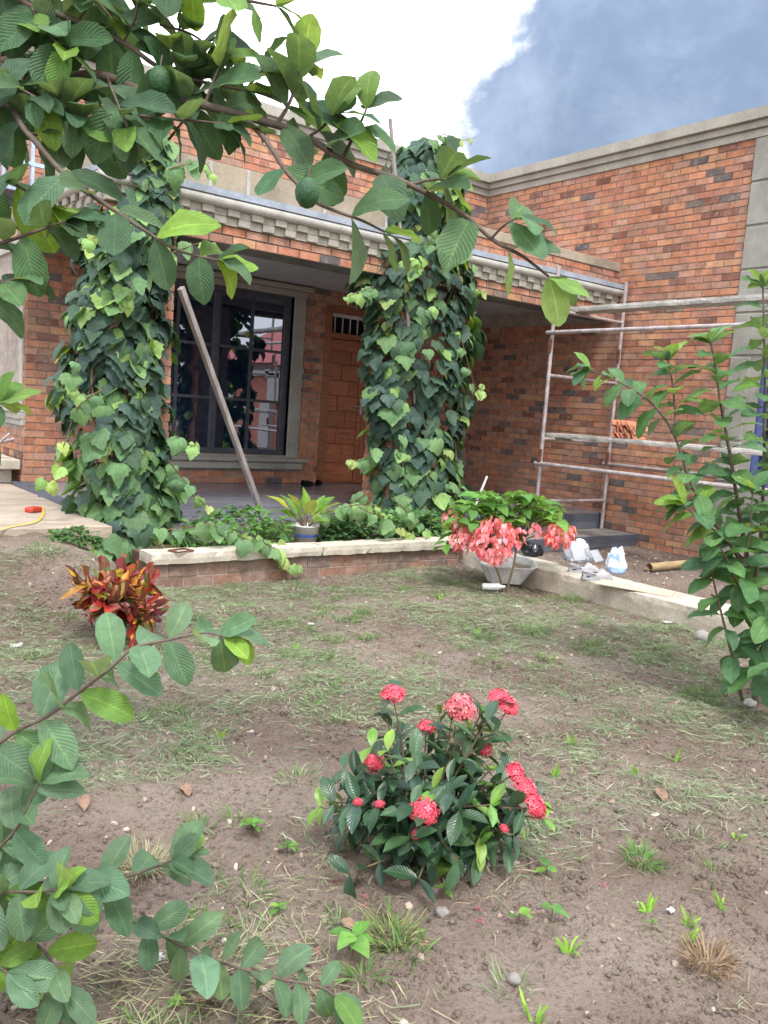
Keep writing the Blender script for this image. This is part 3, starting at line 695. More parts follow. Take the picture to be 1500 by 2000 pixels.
# --- steel cage on the porch roof's flank
cage = thing('steel_cage', (2.15, 9.1, 3.31), 'pale blue barred steel cage bracketed beside the porch roof edge', 'cage')
cx0, cx1, cy0, cy1, cz0, cz1 = 1.98, 2.36, 8.72, 9.60, 3.30, 4.02
for i in range(8): MB().box((cx0, cy0 + i * .123, cz0), (cx0 + .028, cy0 + .028 + i * .123, cz1)).build('bar', bluegrille_m, cage)
for i in range(3): MB().box((cx0 + .05 + i * .13, cy0, cz0), (cx0 + .078 + i * .13, cy0 + .028, cz1)).build('bar', bluegrille_m, cage)
for z in (cz0, 3.55, cz1): MB().box((cx0 - .004, cy0 - .004, z), (cx0 + .032, cy1, z + .035)).box((cx0 + .033, cy0 - .004, z), (cx1 + .1, cy0 + .032, z + .035)).build('rail', bluegrille_m, cage)
MB().box((cx0 + .03, cy0 + .03, cz0 + .005), (cx1 + .12, cy1, cz0 + .03)).build('tray', frame_m, cage)
for y in (cy0 + .1, cy1 - .1): MB().tube([(cx0 + .02, y, cz0), (2.42, y, 3.06)], .014, 6).build('bracket', frame_m, cage)

# --- concrete slab and ledge on the left
tag(MB().rbox((-.6, 6.55, .10), (2.39, YB - .012, .435), .08, .006, seed=8).build('slab', slab_m), 'rough concrete apron slab left of the porch', kind='structure')
ledge = tag(MB().box((1.2, 9.66, .585), (XL - .03, 10.9, .69), ch=.008).box((2.2, 9.75, .436), (2.42, 9.95, .585)).box((1.25, 9.75, .436), (1.45, 9.95, .585)).build('concrete_ledge', cap_m), 'low concrete ledge on stub supports against the side wall', 'ledge')
tag(MB().tube([(1.55, 9.72, .725), (2.05, 9.80, .80), (2.46, 9.84, .90)], .022, 8).build('pipe', steel_m), 'grey pipe lying across the low concrete ledge', 'pipe')
tag(MB().tube([(2.10, 9.70, .70), (2.25, 9.78, .82), (2.42, 9.86, .96)], [.016, .02, .014], 6).build('stick', plank_m), 'pale bent stick propped over the pipe on the ledge', 'stick')
bk = MB().lathe((2.18, 10.05, .691), [(.001, .0), (.10, .0), (.13, .16), (.135, .165), (.12, .16), (.095, .02)], 20); tag(bk.build('bucket', timber_m), 'brown bucket standing on the low concrete ledge', 'bucket')

# ------------------------------------------------------------------ planter wall, kerb
planter = thing('planter_wall', (4.2, 6.3, 0), 'low brick planter wall with pale cement cap in front of porch', 'planter')
pb = MB().box((2.62, 6.245, -.06), (5.86, 6.42, .172)).build('planter_core', mortar, planter)
brick_fill(planter, (0, 6.245, 0), (1, 0, 0), (0, -1, 0), 2.61, 5.85, -.05, .172, [], 60, .10, L=.26, H=.111, proud=.006, tints=[(.25, .16, .12), (.22, .15, .115), (.30, .165, .115), (.20, .14, .115), (.27, .18, .14)])
for a, b in ((2.57, 4.17), (4.173, 5.9)):
    MB().rbox((a, 6.19, .174), (b, 6.44, .266 + ru(-.003, .003)), .045, .006, seed=a).build('cap', cap_m, planter)
tag(MB().box((2.65, 6.42, 0), (6.1, YE - .121, .20)).build('planter_bed', soilbed_m), 'dark soil filling the planter', kind='structure')
kerb = MB().rbox((5.85, 1.0, -.1), (6.30, 6.18, .17), .055, .008, seed=3).box((5.85, -6, -.1), (6.30, .99, .17)).build('kerb', kerb_m)
tag(kerb, 'long low concrete kerb wall beside the drive', 'kerb')

# ------------------------------------------------------------------ leaf templates (unit length along +Y, face up +Z)
def leaf_tpl(wfun, fold=.25, droop=.25, wave=0.0, nv=6, wk=9.0, curl=0.0, ph=0.0, twist=0.0):
    V = []; UV = []; F = []; S = (-1, -.5, 0, .5, 1)
    VS = (0, .10, .28, .52, .76, .93, 1.0) if nv == 7 else [i / (nv - 1) for i in range(nv)]
    for i in range(nv):
        v = VS[i]; wd = max(wfun(v), .006)
        for s_ in S:
            x = s_ * wd
            z = fold * abs(x) - droop * v * v + wave * math.sin(wk * v + ph + (1.3 if s_ > 0 else 0)) * abs(s_) * wd * 2 - curl * (s_ * s_) * wd
            if twist: tw_ = twist * v; zz = z + droop * v * v; x, z = x * math.cos(tw_) - zz * math.sin(tw_), x * math.sin(tw_) + zz * math.cos(tw_) - droop * v * v
            V.append((x, v * (1 - .35 * droop * v), z)); UV.append((.5 + .5 * s_, v))
    for i in range(nv - 1):
        for j in range(4): F.append((i * 5 + j, i * 5 + j + 1, (i + 1) * 5 + j + 1, (i + 1) * 5 + j))
    return V, F, UV
def mesh_of(T, name, m): return MB().add(T[0], T[1], T[2], None, True).mesh(name, m)
w_guava = lambda v: float(np.interp(v, (0, .10, .28, .52, .76, .93, 1.0), (.008, .115, .215, .265, .235, .125, .02)))
w_ovate = lambda v: .30 * max(math.sin(math.pi * v ** .75), 0) ** .9
w_ixora = lambda v: .21 * max(math.sin(math.pi * v ** 1.05), 0) ** .8
w_round = lambda v: .42 * max(math.sin(math.pi * v ** .9), 0) ** .55
w_strap = lambda v: float(np.interp(v, (0, .10, .28, .52, .76, .93, 1.0), (.01, .05, .09, .12, .125, .085, .02)))
GT = [leaf_tpl(w_guava, f, dr, wv, nv=7, ph=p) for f, dr, wv, p in ((.35, .22, .05, 0), (.15, .38, .08, 1), (.5, .12, .06, 2), (.2, .5, .10, 3), (.1, .05, .09, 4), (.45, .3, .12, 5))]
GM = [mesh_of(t, 'guava_leaf', guava_leaf_m) for t in GT]
def vine_tpl(cup, fold, tw):
    half = [(.10, -.10), (.27, -.13), (.44, -.02), (.50, .14), (.60, .34), (.47, .44), (.44, .60), (.30, .66), (.20, .84)]
    outl = [(0, .02)] + half + [(0, 1.02)] + [(-x, y) for x, y in half[::-1]]
    n = len(outl); c = (0, .36); V = [(c[0], c[1], 0)]; UV = [(.5, .36)]
    for k in (.55, 1.0):
        for (x, y) in outl:
            px, py = c[0] + (x - c[0]) * k, c[1] + (y - c[1]) * k
            r2 = (px * px + (py - .36) ** 2)
            V.append((px, py, -cup * r2 + fold * abs(px) + tw * px * (py - .3))); UV.append((.5 + px * .8, py))
    F = [(0, 1 + i, 1 + (i + 1) % n) for i in range(n)]
    F += [(1 + i, 1 + n + i, 1 + n + (i + 1) % n, 1 + (i + 1) % n) for i in range(n)]
    F = [f[::-1] for f in F]
    return V, F, UV
VT = [vine_tpl(*a) for a in ((.5, .15, .2), (.8, .05, -.3), (.3, .3, .3), (1.0, .2, 0), (.9, -.3, .5), (-.3, .5, -.5), (1.3, .4, .4))]
VM = [mesh_of(t, 'vine_leaf', vine_leaf_m) for t in VT]
OT = [leaf_tpl(w_ovate, .3, .3, .08, ph=p) for p in (0, 2)]; OM = [mesh_of(t, 'ovate_leaf', soft_leaf_m) for t in OT]
IT = [leaf_tpl(w_ixora, f, dr, .03) for f, dr in ((.4, .15), (.25, .3), (.5, .05))]; IM = [mesh_of(t, 'ixora_leaf', ixora_leaf_m) for t in IT]
CT = [leaf_tpl(w_strap, .6, dr, .5, nv=7, wk=11, ph=p, twist=tq) for dr, p, tq in ((.35, 0, 1.2), (-.35, 1, -1.5), (.7, 2, .6), (.1, 3, 2.2), (-.6, 4, .5), (.5, 1, -2))]; CM = [mesh_of(t, 'croton_leaf', croton_m) for t in CT]
RT = [leaf_tpl(w_round, .25, .15, .0, nv=5)]; RM = [mesh_of(t, 'round_leaf', soft_leaf_m) for t in RT]
def jit(c, a=.18):
    f = ru(1 - a, 1 + a); return (c[0] * f * ru(.92, 1.08), c[1] * f, c[2] * f * ru(.9, 1.1), 1)
def put_leaf(parent, M, mesh, col, name='leaf'):
    o = link(name, mesh, parent, mw=M); o.color = col; return o

# ------------------------------------------------------------------ guava trees
G_DARK = [(.068, .138, .064), (.055, .118, .056), (.082, .155, .070), (.078, .142, .080), (.048, .10, .050)]
G_YOUNG = [(.17, .29, .05), (.13, .24, .055)]
def gleaf(tree, M, col, meshes):
    k = random.choice(meshes); n_ = NLEAF.get(tree.name, 0); NLEAF[tree.name] = n_ + 1
    if n_ < 292: put_leaf(tree, M, GM[k], col)
    else: OVER.setdefault(tree.name, (tree, MB()))[1].tpl(GT[k], M, col[:3])
def guava_branch(tree, pts, r0, r1, leaves=None, L=.15, gap=.07, start=0.0, tip=4, young=.08, n=6, spread=1.0, hang=.25, facing=None, dark=G_DARK, pairs=True, meshes=(0, 1, 2, 3, 4, 5)):
    P = crom(pts, n); k = len(P)
    MB().tube(P, [r0 + (r1 - r0) * i / (k - 1) for i in range(k)], 6).build('branch', bark_m, tree)
    if leaves is False: return P
    acc = [0]
    for i in range(1, k): acc.append(acc[-1] + (P[i] - P[i - 1]).length)
    tot = acc[-1]; sgap = gap; dist = tot * start + gap * .5; rot = ru(0, 3)
    def sample(dv):
        for i in range(1, k):
            if acc[i] >= dv: t = (dv - acc[i - 1]) / max(acc[i] - acc[i - 1], 1e-6); return P[i - 1].lerp(P[i], t), (P[i] - P[i - 1]).normalized()
        return P[-1], (P[-1] - P[-2]).normalized()
    while dist < tot - .01:
        p, t = sample(dist)
        side = t.cross(Vector((0, 0, 1)))
        if side.length < .2: side = t.cross(FWD)
        side.normalize(); nrm = side.cross(t).normalized()
        ang = rot + ru(-.5, .5)
        for s_ in ((1, -1) if pairs else (random.choice((1, -1)),)):
            if rnd() < .10: continue
            sd = (side * math.cos(ang) + nrm * math.sin(ang)) * s_
            fr_ = dist / tot
            dr = (t * ru(.35, .7) + sd * spread + Vector((0, 0, -hang * ru(.2, 1.2))) + rdir() * .18).normalized()
            up = (Vector((0, 0, 1)) * .9 + t * .25 + rdir() * .45)
            if facing is not None: up = up * .6 + facing * ru(.2, .9)
            yg = rnd() < young * .7 + (.12 if fr_ > .9 else 0)
            l = L * ru(.78, 1.15) * (.75 if fr_ > .92 else 1)
            gleaf(tree, basis(p + sd * r1 * 1.2, dr, up, (l * ru(.9, 1.1), l, l)), jit(random.choice(G_YOUNG if yg else dark)), meshes)
        rot += math.pi / 2 * ru(.6, 1.2); dist += sgap * ru(.8, 1.25)
    p, t = P[-1], (P[-1] - P[-3]).normalized()
    for i in range(tip):
        g = i * 2.4 + ru(-.3, .3); a = t.orthogonal().normalized(); b = t.cross(a)
        dr = (t * ru(.5, 1.1) + (a * math.cos(g) + b * math.sin(g)) * ru(.4, .8) + Vector((0, 0, -hang * .5))).normalized()
        gleaf(tree, basis(p, dr, Vector((0, 0, 1)) + rdir() * .5 + (facing * .4 if facing is not None else Vector()), L * ru(.55, .95)), jit(random.choice(G_YOUNG if rnd() < min(.22 + young, .8) else dark)), meshes)
    return P
def PX(pts, d=None):
    return [at(p[0], p[1], p[2] if len(p) > 2 else d) for p in pts]
CAMF = -FWD
NLEAF = {}; OVER = {}
# tree overhanging from the left; its trunk stands just outside the view
tb = at(-420, 1000, 2.5); tb.z = gz(tb.x, tb.y)
tree = thing('guava_tree', tb, 'spreading guava tree with broad ribbed leaves arching over the garden', 'tree')
crown = at(-400, 300, 2.5)
MB().tube(crom([tb, tb.lerp(crown, .4) + Vector((.03, .02, 0)), tb.lerp(crown, .75), crown, at(-380, 20, 2.5)], 5), [.075 - .002 * i for i in range(21)], 9).build('trunk', bark_m, tree)
c0 = (-400, 340, 2.5); c1 = (-395, 180, 2.5); c2 = (-410, 560, 2.5)
kw = dict(L=.162, gap=.072, facing=CAMF)
guava_branch(tree, PX([c0, (-200, 190, 2.5), (0, 120, 2.45), (110, 150, 2.4), (200, 148, 2.4), (300, 188, 2.4), (400, 206, 2.35), (500, 233, 2.35), (590, 262, 2.35), (680, 318, 2.3), (770, 348, 2.3), (850, 386, 2.3), (910, 422, 2.3), (965, 470, 2.25), (1020, 500, 2.25), (1072, 540, 2.25)]), .017, .0035, start=.36, **{**kw, 'gap': .15}, tip=3, young=.12)
guava_branch(tree, PX([(540, 243, 2.35), (562, 208, 2.36), (578, 168, 2.36), (588, 135, 2.38)]), .006, .003, start=.2, **{**kw, 'gap': .04}, tip=6)
guava_branch(tree, PX([(668, 312, 2.3), (690, 268, 2.3), (705, 238, 2.3), (716, 212, 2.3)]), .006, .003, start=.2, **{**kw, 'gap': .045}, tip=4)
guava_branch(tree, PX([(600, 268, 2.35), (628, 250, 2.3), (650, 225, 2.28)]), .005, .003, start=.2, **{**kw, 'gap': .06}, tip=4)
guava_branch(tree, PX([(800, 362, 2.3), (835, 352, 2.3), (872, 350, 2.3)]), .005, .003, start=.1, **{**kw, 'gap': .045}, tip=4)
guava_branch(tree, PX([(960, 465, 2.25), (985, 440, 2.22), (1010, 425, 2.2)]), .004, .003, leaves=True, start=.4, **kw, tip=2)
P2 = guava_branch(tree, PX([(470, 222, 2.35), (520, 275, 2.3), (555, 330, 2.25), (582, 360, 2.22), (612, 392, 2.2), (655, 412, 2.2), (705, 430, 2.2), (750, 452, 2.2)]), .008, .003, start=.35, **{**kw, 'gap': .085}, tip=4, young=.2)
guava_branch(tree, PX([c2, (-150, 270, 2.4), (0, 203, 2.3), (50, 255, 2.25), (130, 345, 2.2), (210, 402, 2.15), (290, 455, 2.15), (350, 490, 2.15), (425, 508, 2.15)]), .012, .0025, start=.33, **{**kw, 'gap': .12}, tip=4, young=.25)
guava_branch(tree, PX([c2, (-100, 500, 2.3), (0, 475, 2.2), (70, 452, 2.15), (128, 432, 2.12)]), .008, .003, start=.55, **{**kw, 'gap': .07, 'L': .155}, tip=5)
guava_branch(tree, PX([c1, (-60, -30, 2.45), (60, 12, 2.4), (150, 42, 2.4), (240, 82, 2.4), (300, 125, 2.4), (355, 150, 2.4), (420, 165, 2.4), (480, 178, 2.4)]), .012, .003, start=.38, **{**kw, 'gap': .075}, tip=4)
guava_branch(tree, PX([c1, (0, -160, 2.4), (250, -90, 2.35), (400, -25, 2.3), (480, 0, 2.3), (540, 12, 2.3)]), .01, .003, start=.62, **{**kw, 'gap': .09, 'L': .16}, tip=4, young=.3)
guava_branch(tree, PX([(0, 250, 2.35), (70, 262, 2.35), (150, 240, 2.35), (230, 222, 2.35), (300, 230, 2.33), (380, 236, 2.3), (440, 242, 2.3)]), .006, .003, start=.05, **{**kw, 'gap': .075}, tip=4, hang=.55)
guava_branch(tree, PX([c2, (-120, 380, 2.3), (-10, 350, 2.25), (50, 372, 2.2), (85, 400, 2.2)]), .007, .003, start=.5, **{**kw, 'gap': .07}, tip=4)
guava_branch(tree, PX([c2, (-120, 590, 2.2), (-20, 560, 2.15), (30, 545, 2.15)]), .006, .003, start=.5, **{**kw, 'gap': .08}, tip=3)
guava_branch(tree, PX([c2, (-150, 800, 2.2), (-40, 800, 2.15), (0, 785, 2.15)]), .006, .003, start=.6, **{**kw, 'gap': .1}, tip=4, young=.7)
for a, b, c in (((150, 42, 2.4), (175, 5, 2.4), (180, -40, 2.4)), ((240, 82, 2.4), (262, 40, 2.38), (270, 5, 2.36)), ((330, 138, 2.4), (348, 80, 2.4), (352, 25, 2.4)), ((60, 12, 2.4), (90, 60, 2.35), (130, 100, 2.3)), ((100, 150, 2.4), (120, 200, 2.35), (150, 225, 2.3)), ((0, 120, 2.45), (20, 60, 2.4), (60, 40, 2.4)), ((400, 206, 2.35), (420, 150, 2.35), (440, 110, 2.35)), ((0, 120, 2.4), (30, 165, 2.3), (70, 190, 2.25)), ((210, 152, 2.4), (225, 190, 2.3), (250, 250, 2.25)), ((320, 192, 2.4), (340, 150, 2.38), (380, 110, 2.36)), ((480, 178, 2.4), (500, 150, 2.4), (520, 130, 2.4))):
    guava_branch(tree, PX([a, b, c]), .005, .003, start=.15, **{**kw, 'gap': .055}, tip=4)
random.seed(77)
for i in range(15):
    u, v = (ru(-30, 470), ru(-20, 240)) if i < 9 else (ru(-50, 70), ru(100, 260)); d_ = ru(2.35, 2.6); g = ru(-1.2, .6)
    guava_branch(tree, PX([(u - 60 * math.cos(g), v - 60 * math.sin(g), d_), (u, v, d_), (u + 50 * math.cos(g + .3), v + 50 * math.sin(g + .3), d_)]), .004, .0025, start=.2, **{**kw, 'gap': .07}, tip=3, young=.05)
for (u, v, d_) in ((600, 378, 2.08), (312, 158, 2.28)):
    c = at(u, v, d_); fb = MB(); r = .030
    fb.lathe(c, [(.004, r * 1.28), (r * .55, r * 1.1), (r * .95, r * .5), (r * 1.02, 0), (r * .9, -r * .55), (r * .55, -r * 1.0), (r * .2, -r * 1.16), (.004, -r * 1.1)], 14)
    o = fb.build('fruit', fruit_m, tree); 
    MB().tube([c + Vector((0, 0, r * 1.2)), c + Vector((.004, 0, r * 1.2 + .03))], .0025, 5).build('fruit_stalk', bark_m, tree)

# sapling in the lower left corner
sb = gp(-330, 1900); sap = thing('guava_sapling', (sb.x, sb.y, gz(sb.x, sb.y)), 'low spreading guava sapling with grey green leaves lying over the soil', 'sapling')
r0_ = (-330, 1890, 2.0)
SAP = [(.115, .20, .115), (.10, .18, .105), (.125, .215, .125), (.09, .165, .09)]
kw = dict(L=.132, gap=.058, facing=CAMF, dark=SAP, hang=.1, spread=.95)
guava_branch(sap, PX([r0_, (-150, 1600, 2.0), (0, 1450, 1.95), (90, 1400, 1.95), (150, 1355, 1.95), (212, 1308, 1.95), (262, 1265, 1.95), (330, 1250, 1.95), (400, 1236, 1.95), (440, 1245, 1.95)]), .006, .0025, start=.5, **kw, tip=5, young=.12)
guava_branch(sap, PX([r0_, (-100, 1720, 1.95), (-20, 1670, 1.92), (35, 1615, 1.9), (60, 1560, 1.9), (76, 1528, 1.9)]), .005, .0025, start=.6, **{**kw, 'gap': .05}, tip=4, young=.15)
guava_branch(sap, PX([r0_, (-100, 1780, 1.9), (0, 1745, 1.85), (75, 1742, 1.82), (112, 1738, 1.8)]), .005, .0025, start=.55, **{**kw, 'gap': .045}, tip=8, young=.35)
guava_branch(sap, PX([r0_, (-60, 1770, 1.95), (90, 1722, 1.93), (230, 1715, 1.93), (290, 1698, 1.93), (335, 1680, 1.93)]), .005, .0025, start=.68, **{**kw, 'gap': .055}, tip=6, young=.15)
guava_branch(sap, PX([r0_, (-60, 1800, 2.0), (90, 1775, 2.05), (190, 1776, 2.1), (280, 1810, 2.12), (370, 1855, 2.1), (450, 1886, 2.08), (540, 1910, 2.06), (620, 1926, 2.05), (655, 1945, 2.04)]), .005, .0025, start=.56, **{**kw, 'gap': .05, 'L': .115}, tip=3, young=.08)
guava_branch(sap, PX([r0_, (-60, 1830, 1.95), (60, 1840, 1.92), (105, 1885, 1.9), (120, 1925, 1.9)]), .005, .0025, start=.6, **{**kw, 'gap': .05}, tip=5, young=.15)
guava_branch(sap, PX([r0_, (-120, 1850, 1.9), (-20, 1880, 1.85), (15, 1900, 1.85)]), .005, .0025, start=.55, **{**kw, 'gap': .06}, tip=4, young=.3)

# young guava on the right
rb = gp(1462, 1372); rt = thing('young_guava', (rb.x, rb.y, gz(rb.x, rb.y)), 'upright young guava tree with ladder like leaves before the kerb', 'tree')
D = depth(rb)
RD = [(.082, .18, .068), (.066, .155, .066), (.098, .205, .072), (.08, .165, .085)]
kw = dict(L=.20, gap=.055, dark=RD, hang=.12, facing=CAMF * .3, meshes=(0, 1, 1, 3, 3, 5))
b0 = (1475, 1368, D)
guava_branch(rt, PX([b0, (1474, 1290, D), (1471, 1200, D), (1466, 1130, D), (1444, 1002, D - .1), (1428, 900, D - .15), (1415, 830, D - .15), (1408, 793, D - .15), (1396, 710, D - .15), (1388, 668, D - .15)]), .016, .004, start=.36, **kw, tip=5, young=.06)
guava_branch(rt, PX([(1466, 1130, D), (1430, 1070, D - .15), (1385, 1005, D - .2), (1350, 944, D - .2), (1335, 900, D - .2), (1320, 858, D - .2), (1303, 825, D - .2), (1275, 790, D - .2), (1238, 762, D - .2), (1195, 740, D - .2), (1150, 722, D - .2)]), .011, .0035, start=.25, **{**kw, 'L': .17}, tip=6, young=.12)
guava_branch(rt, PX([(1318, 852, D - .2), (1318, 800, D - .15), (1314, 755, D - .15), (1305, 705, D - .15)]), .007, .004, start=.1, **{**kw, 'L': .19}, tip=6, young=.2)
guava_branch(rt, PX([(1468, 1180, D), (1486, 1050, D), (1492, 900, D), (1494, 760, D), (1492, 640, D), (1490, 560, D)]), .012, .004, start=.12, **kw, tip=6, young=.1)
guava_branch(rt, PX([(1450, 1368, D - .1), (1432, 1290, D - .15), (1412, 1210, D - .2), (1397, 1150, D - .2), (1388, 1105, D - .2)]), .009, .004, start=.08, **{**kw, 'hang': .9, 'gap': .085}, tip=4, young=.03)
guava_branch(rt, PX([(1450, 1090, D), (1400, 1040, D - .25), (1350, 1000, D - .35), (1335, 985, D - .35)]), .007, .004, start=.15, **{**kw, 'gap': .08, 'hang': .5, 'L': .19}, tip=9, young=.45)
guava_branch(rt, PX([b0, (1500, 1280, D), (1530, 1150, D), (1540, 980, D), (1545, 820, D)]), .012, .004, start=.1, **kw, tip=5)
guava_branch(rt, PX([(1471, 1200, D), (1440, 1140, D - .2), (1415, 1085, D - .3), (1400, 1060, D - .3)]), .008, .004, start=.1, **{**kw, 'hang': .8, 'gap': .075}, tip=5)
guava_branch(rt, PX([(1474, 1300, D), (1500, 1230, D - .25), (1520, 1190, D - .35)]), .007, .004, start=.15, **{**kw, 'hang': .5}, tip=5)
guava_branch(rt, PX([(1470, 1330, D), (1490, 1310, D - .3), (1520, 1300, D - .5)]), .007, .004, start=.2, **{**kw, 'hang': .6, 'gap': .08}, tip=5)
guava_branch(rt, PX([(1470, 1210, D), (1450, 1120, D - .25), (1465, 1040, D - .3), (1470, 960, D - .3)]), .007, .004, start=.1, **{**kw, 'hang': .3, 'gap': .09}, tip=4)

for tr_, mb in OVER.values(): tag(mb.build('foliage', guava_leaf_a, tr_, recalc=False), kind='stuff')
# ------------------------------------------------------------------ vines on the pillars
V_DARK = [(.044, .098, .064), (.037, .086, .060), (.054, .115, .062), (.048, .098, .074)]
V_MID = [(.095, .215, .06), (.115, .24, .065), (.08, .18, .065)]
V_LIME = [(.19, .34, .045), (.16, .31, .05), (.25, .34, .065)]
def vine(label, prof, yc, dep, pole, n, low, seed, trail):
    """prof: (z, xmin, xmax) at the pillar; leaves hang on a rounded curtain round it"""
    random.seed(seed)
    zs = [p[0] for p in prof]
    def lim(z):
        return np.interp(z, zs, [p[1] for p in prof]), np.interp(z, zs, [p[2] for p in prof])
    a0, b0_ = lim(zs[0]); root = thing('grape_vine', ((a0 + b0_) / 2, yc - .1, .2), label, 'vine')
    items = []
    for i in range(n):
        z = ru(zs[0], zs[-1]); xa, xb = lim(z); cx, hw = (xa + xb) / 2, (xb - xa) / 2
        th = ru(-2.0, 1.75) if rnd() < .93 else ru(-3.1, 3.1)
        nn = noise.noise(Vector((th * 1.4, z * 2.2, seed))) ; rr = (.88 + .42 * nn) * ru(.86, 1.02)
        if noise.noise(Vector((th * 2.6, z * 3.4, seed + 4))) < -.34: continue
        out_d = Vector((math.sin(th), -math.cos(th), 0))
        p = Vector((cx + hw * rr * math.sin(th), yc - dep * rr * math.cos(th), z))
        L = ru(.115, .215) * (1.0 + .28 * sst((low - z) / .8))
        t = rnd() + .45 * noise.noise(Vector((th * 2, z * 1.5, seed + 9)))
        hi = sst((z - zs[-1] + .7) / .5)
        if t > .90: col = random.choice(V_LIME); L *= .85
        elif t > .70 or z < low and rnd() < .6: col = random.choice(V_MID)
        else: col = random.choice(V_DARK)
        dr = Vector((0, 0, -1)) * ru(.6, 1.1) + out_d * ru(.15, .7) + Vector((ru(-.45, .45), ru(-.3, .3), 0))
        nr = out_d * ru(.5, 1.0) + Vector((0, 0, ru(.35, 1.0))) + rdir() * .3
        items.append((p, dr, nr, L, col, out_d.dot(-Vector((FWD.x, FWD.y, 0))) + rr))
    for (q, pts) in trail:                                     # shoots that leave the curtain, lime leaves along them
        P = crom([Vector(a) for a in pts], 6)
        MB().tube(P, [.006 * (1 - .7 * i / len(P)) for i in range(len(P))], 5).build('tendril', cane_m, root)
        for k in range(q):
            f = (k + .5) / q; p = P[int(f * (len(P) - 1))]
            items.append((p + rdir() * .02, Vector((ru(-.6, .6), ru(-.6, .1), -.8)), Vector((ru(-.3, .3), -.8, .7)), ru(.10, .17) * (1.1 - .5 * f), random.choice(V_LIME if f > .45 else V_MID), 9))
    items.sort(key=lambda t: -t[5]); mb = MB()
    for i, (p, dr, nr, L, col, q) in enumerate(items):
        M = basis(p, dr, nr, (L * ru(.8, 1.12), L, L * ru(.5, 1.5))); k = random.randrange(len(VT))
        if i < 290: put_leaf(root, M, VM[k], jit(col, .14))
        else: mb.tpl(VT[k], M, jit(col, .14)[:3])
    tag(mb.build('foliage', vine_leaf_a, root, recalc=False), kind='stuff')
    for j in range(7):                                         # woody canes climbing the brick
        x0 = ru(*lim(.5)); pts = []
        for i in range(9):
            z = .22 + (zs[-1] - .35) * i / 8; xa, xb = lim(z); cx = (xa + xb) / 2
            pts.append((cx + (xb - xa) * .32 * math.sin(j * 1.7 + i * .9), yc - dep * ru(.42, .58), z))
        MB().tube(crom(pts, 4), [.014 * (1 - i / 40) for i in range(33)], 5).build('cane', cane_m, root)
    return root
def on(u, v, Y):
    r = ray(u, v); return EYE + r * ((Y - EYE.y) / r.y)
def prof_px(rows, Y):
    o = []
    for v, a, b in rows:
        p, q = on(a + 16, v, Y), on(b + 6, v, Y); o.append(((p.z + q.z) / 2, p.x + .03, q.x - .03))
    return sorted(o)
PL = prof_px([(250, 245, 335), (300, 228, 358), (400, 195, 372), (480, 160, 345), (600, 135, 350), (750, 118, 358), (900, 132, 360), (1000, 150, 362), (1065, 155, 372)], 6.95)
PR = prof_px([(275, 814, 892), (310, 779, 917), (400, 749, 924), (520, 719, 947), (650, 719, 960), (760, 719, 942), (860, 722, 932), (950, 744, 927), (1010, 726, 912)], 6.98)
def W3(lst, Y): return [tuple(on(u, v, Y)) for u, v in lst]
vine('tall grape vine wrapping the pillar beside the concrete slab, leaning board at its side', PL, 7.28, .42, 0, 1120, 1.1, 21,
     [(7, W3([(200, 760), (150, 800), (105, 930), (85, 935)], 6.75)), (6, W3([(330, 900), (365, 945), (400, 985), (425, 1010)], 6.7)), (8, W3([(250, 420), (215, 450), (175, 470), (165, 500)], 6.7)),
      (8, W3([(330, 330), (370, 320), (400, 318), (418, 345)], 6.8)), (6, W3([(210, 1050), (195, 1075), (170, 1080)], 6.3)), (6, W3([(320, 500), (390, 475), (425, 480)], 6.7)), (6, W3([(260, 550), (245, 570), (250, 600)], 6.6)), (6, W3([(300, 1040), (370, 1030), (430, 1045), (470, 1050)], 6.55)), (5, W3([(340, 850), (375, 870), (385, 860)], 6.75)),
      (5, W3([(150, 700), (140, 750), (160, 770)], 6.6)), (9, W3([(470, 1050), (520, 1062), (545, 1080), (560, 1100), (588, 1108)], 6.16)), (8, W3([(400, 1020), (440, 1035), (500, 1052), (560, 1058)], 6.35))])
vine('tall grape vine wrapping the pillar beside the front door', PR, 7.28, .40, 0, 1180, .95, 22,
     [(7, W3([(850, 290), (865, 262), (895, 275), (930, 268)], 6.95)), (7, W3([(730, 560), (700, 570), (675, 580)], 6.8)), (6, W3([(900, 470), (930, 560), (950, 570)], 6.75)), (6, W3([(790, 850), (780, 880), (800, 890)], 6.6)),
      (8, W3([(720, 960), (690, 985), (740, 1000), (760, 1010)], 6.6)), (6, W3([(900, 660), (930, 760), (945, 750)], 6.8)), (6, W3([(830, 600), (845, 610), (850, 590)], 6.65)), (9, W3([(780, 985), (815, 1020), (840, 1045), (855, 1060)], 6.45)), (7, W3([(850, 440), (830, 500), (790, 510)], 6.7)),
      (6, W3([(730, 880), (700, 900), (680, 895)], 6.8)), (9, W3([(700, 990), (760, 1020), (800, 1040), (860, 1062)], 6.3)), (8, W3([(640, 1000), (700, 985), (750, 990)], 6.5))])
random.seed(31)
# poles that carry the vines
for (pt, pb_, lab) in (((762, 232), (836, 1003), 'slim grey timber pole rising out of the vine by the front door'), ((262, 233), (300, 1070), 'slim grey timber pole rising out of the vine by the slab')):
    Yp = 7.06; a, b = on(*pt, Yp), on(*pb_, Yp); b.z = .19
    tag(MB().tube([b, a.lerp(b, .5), a], .02, 7).build('timber_pole', timber_m), lab, 'pole')
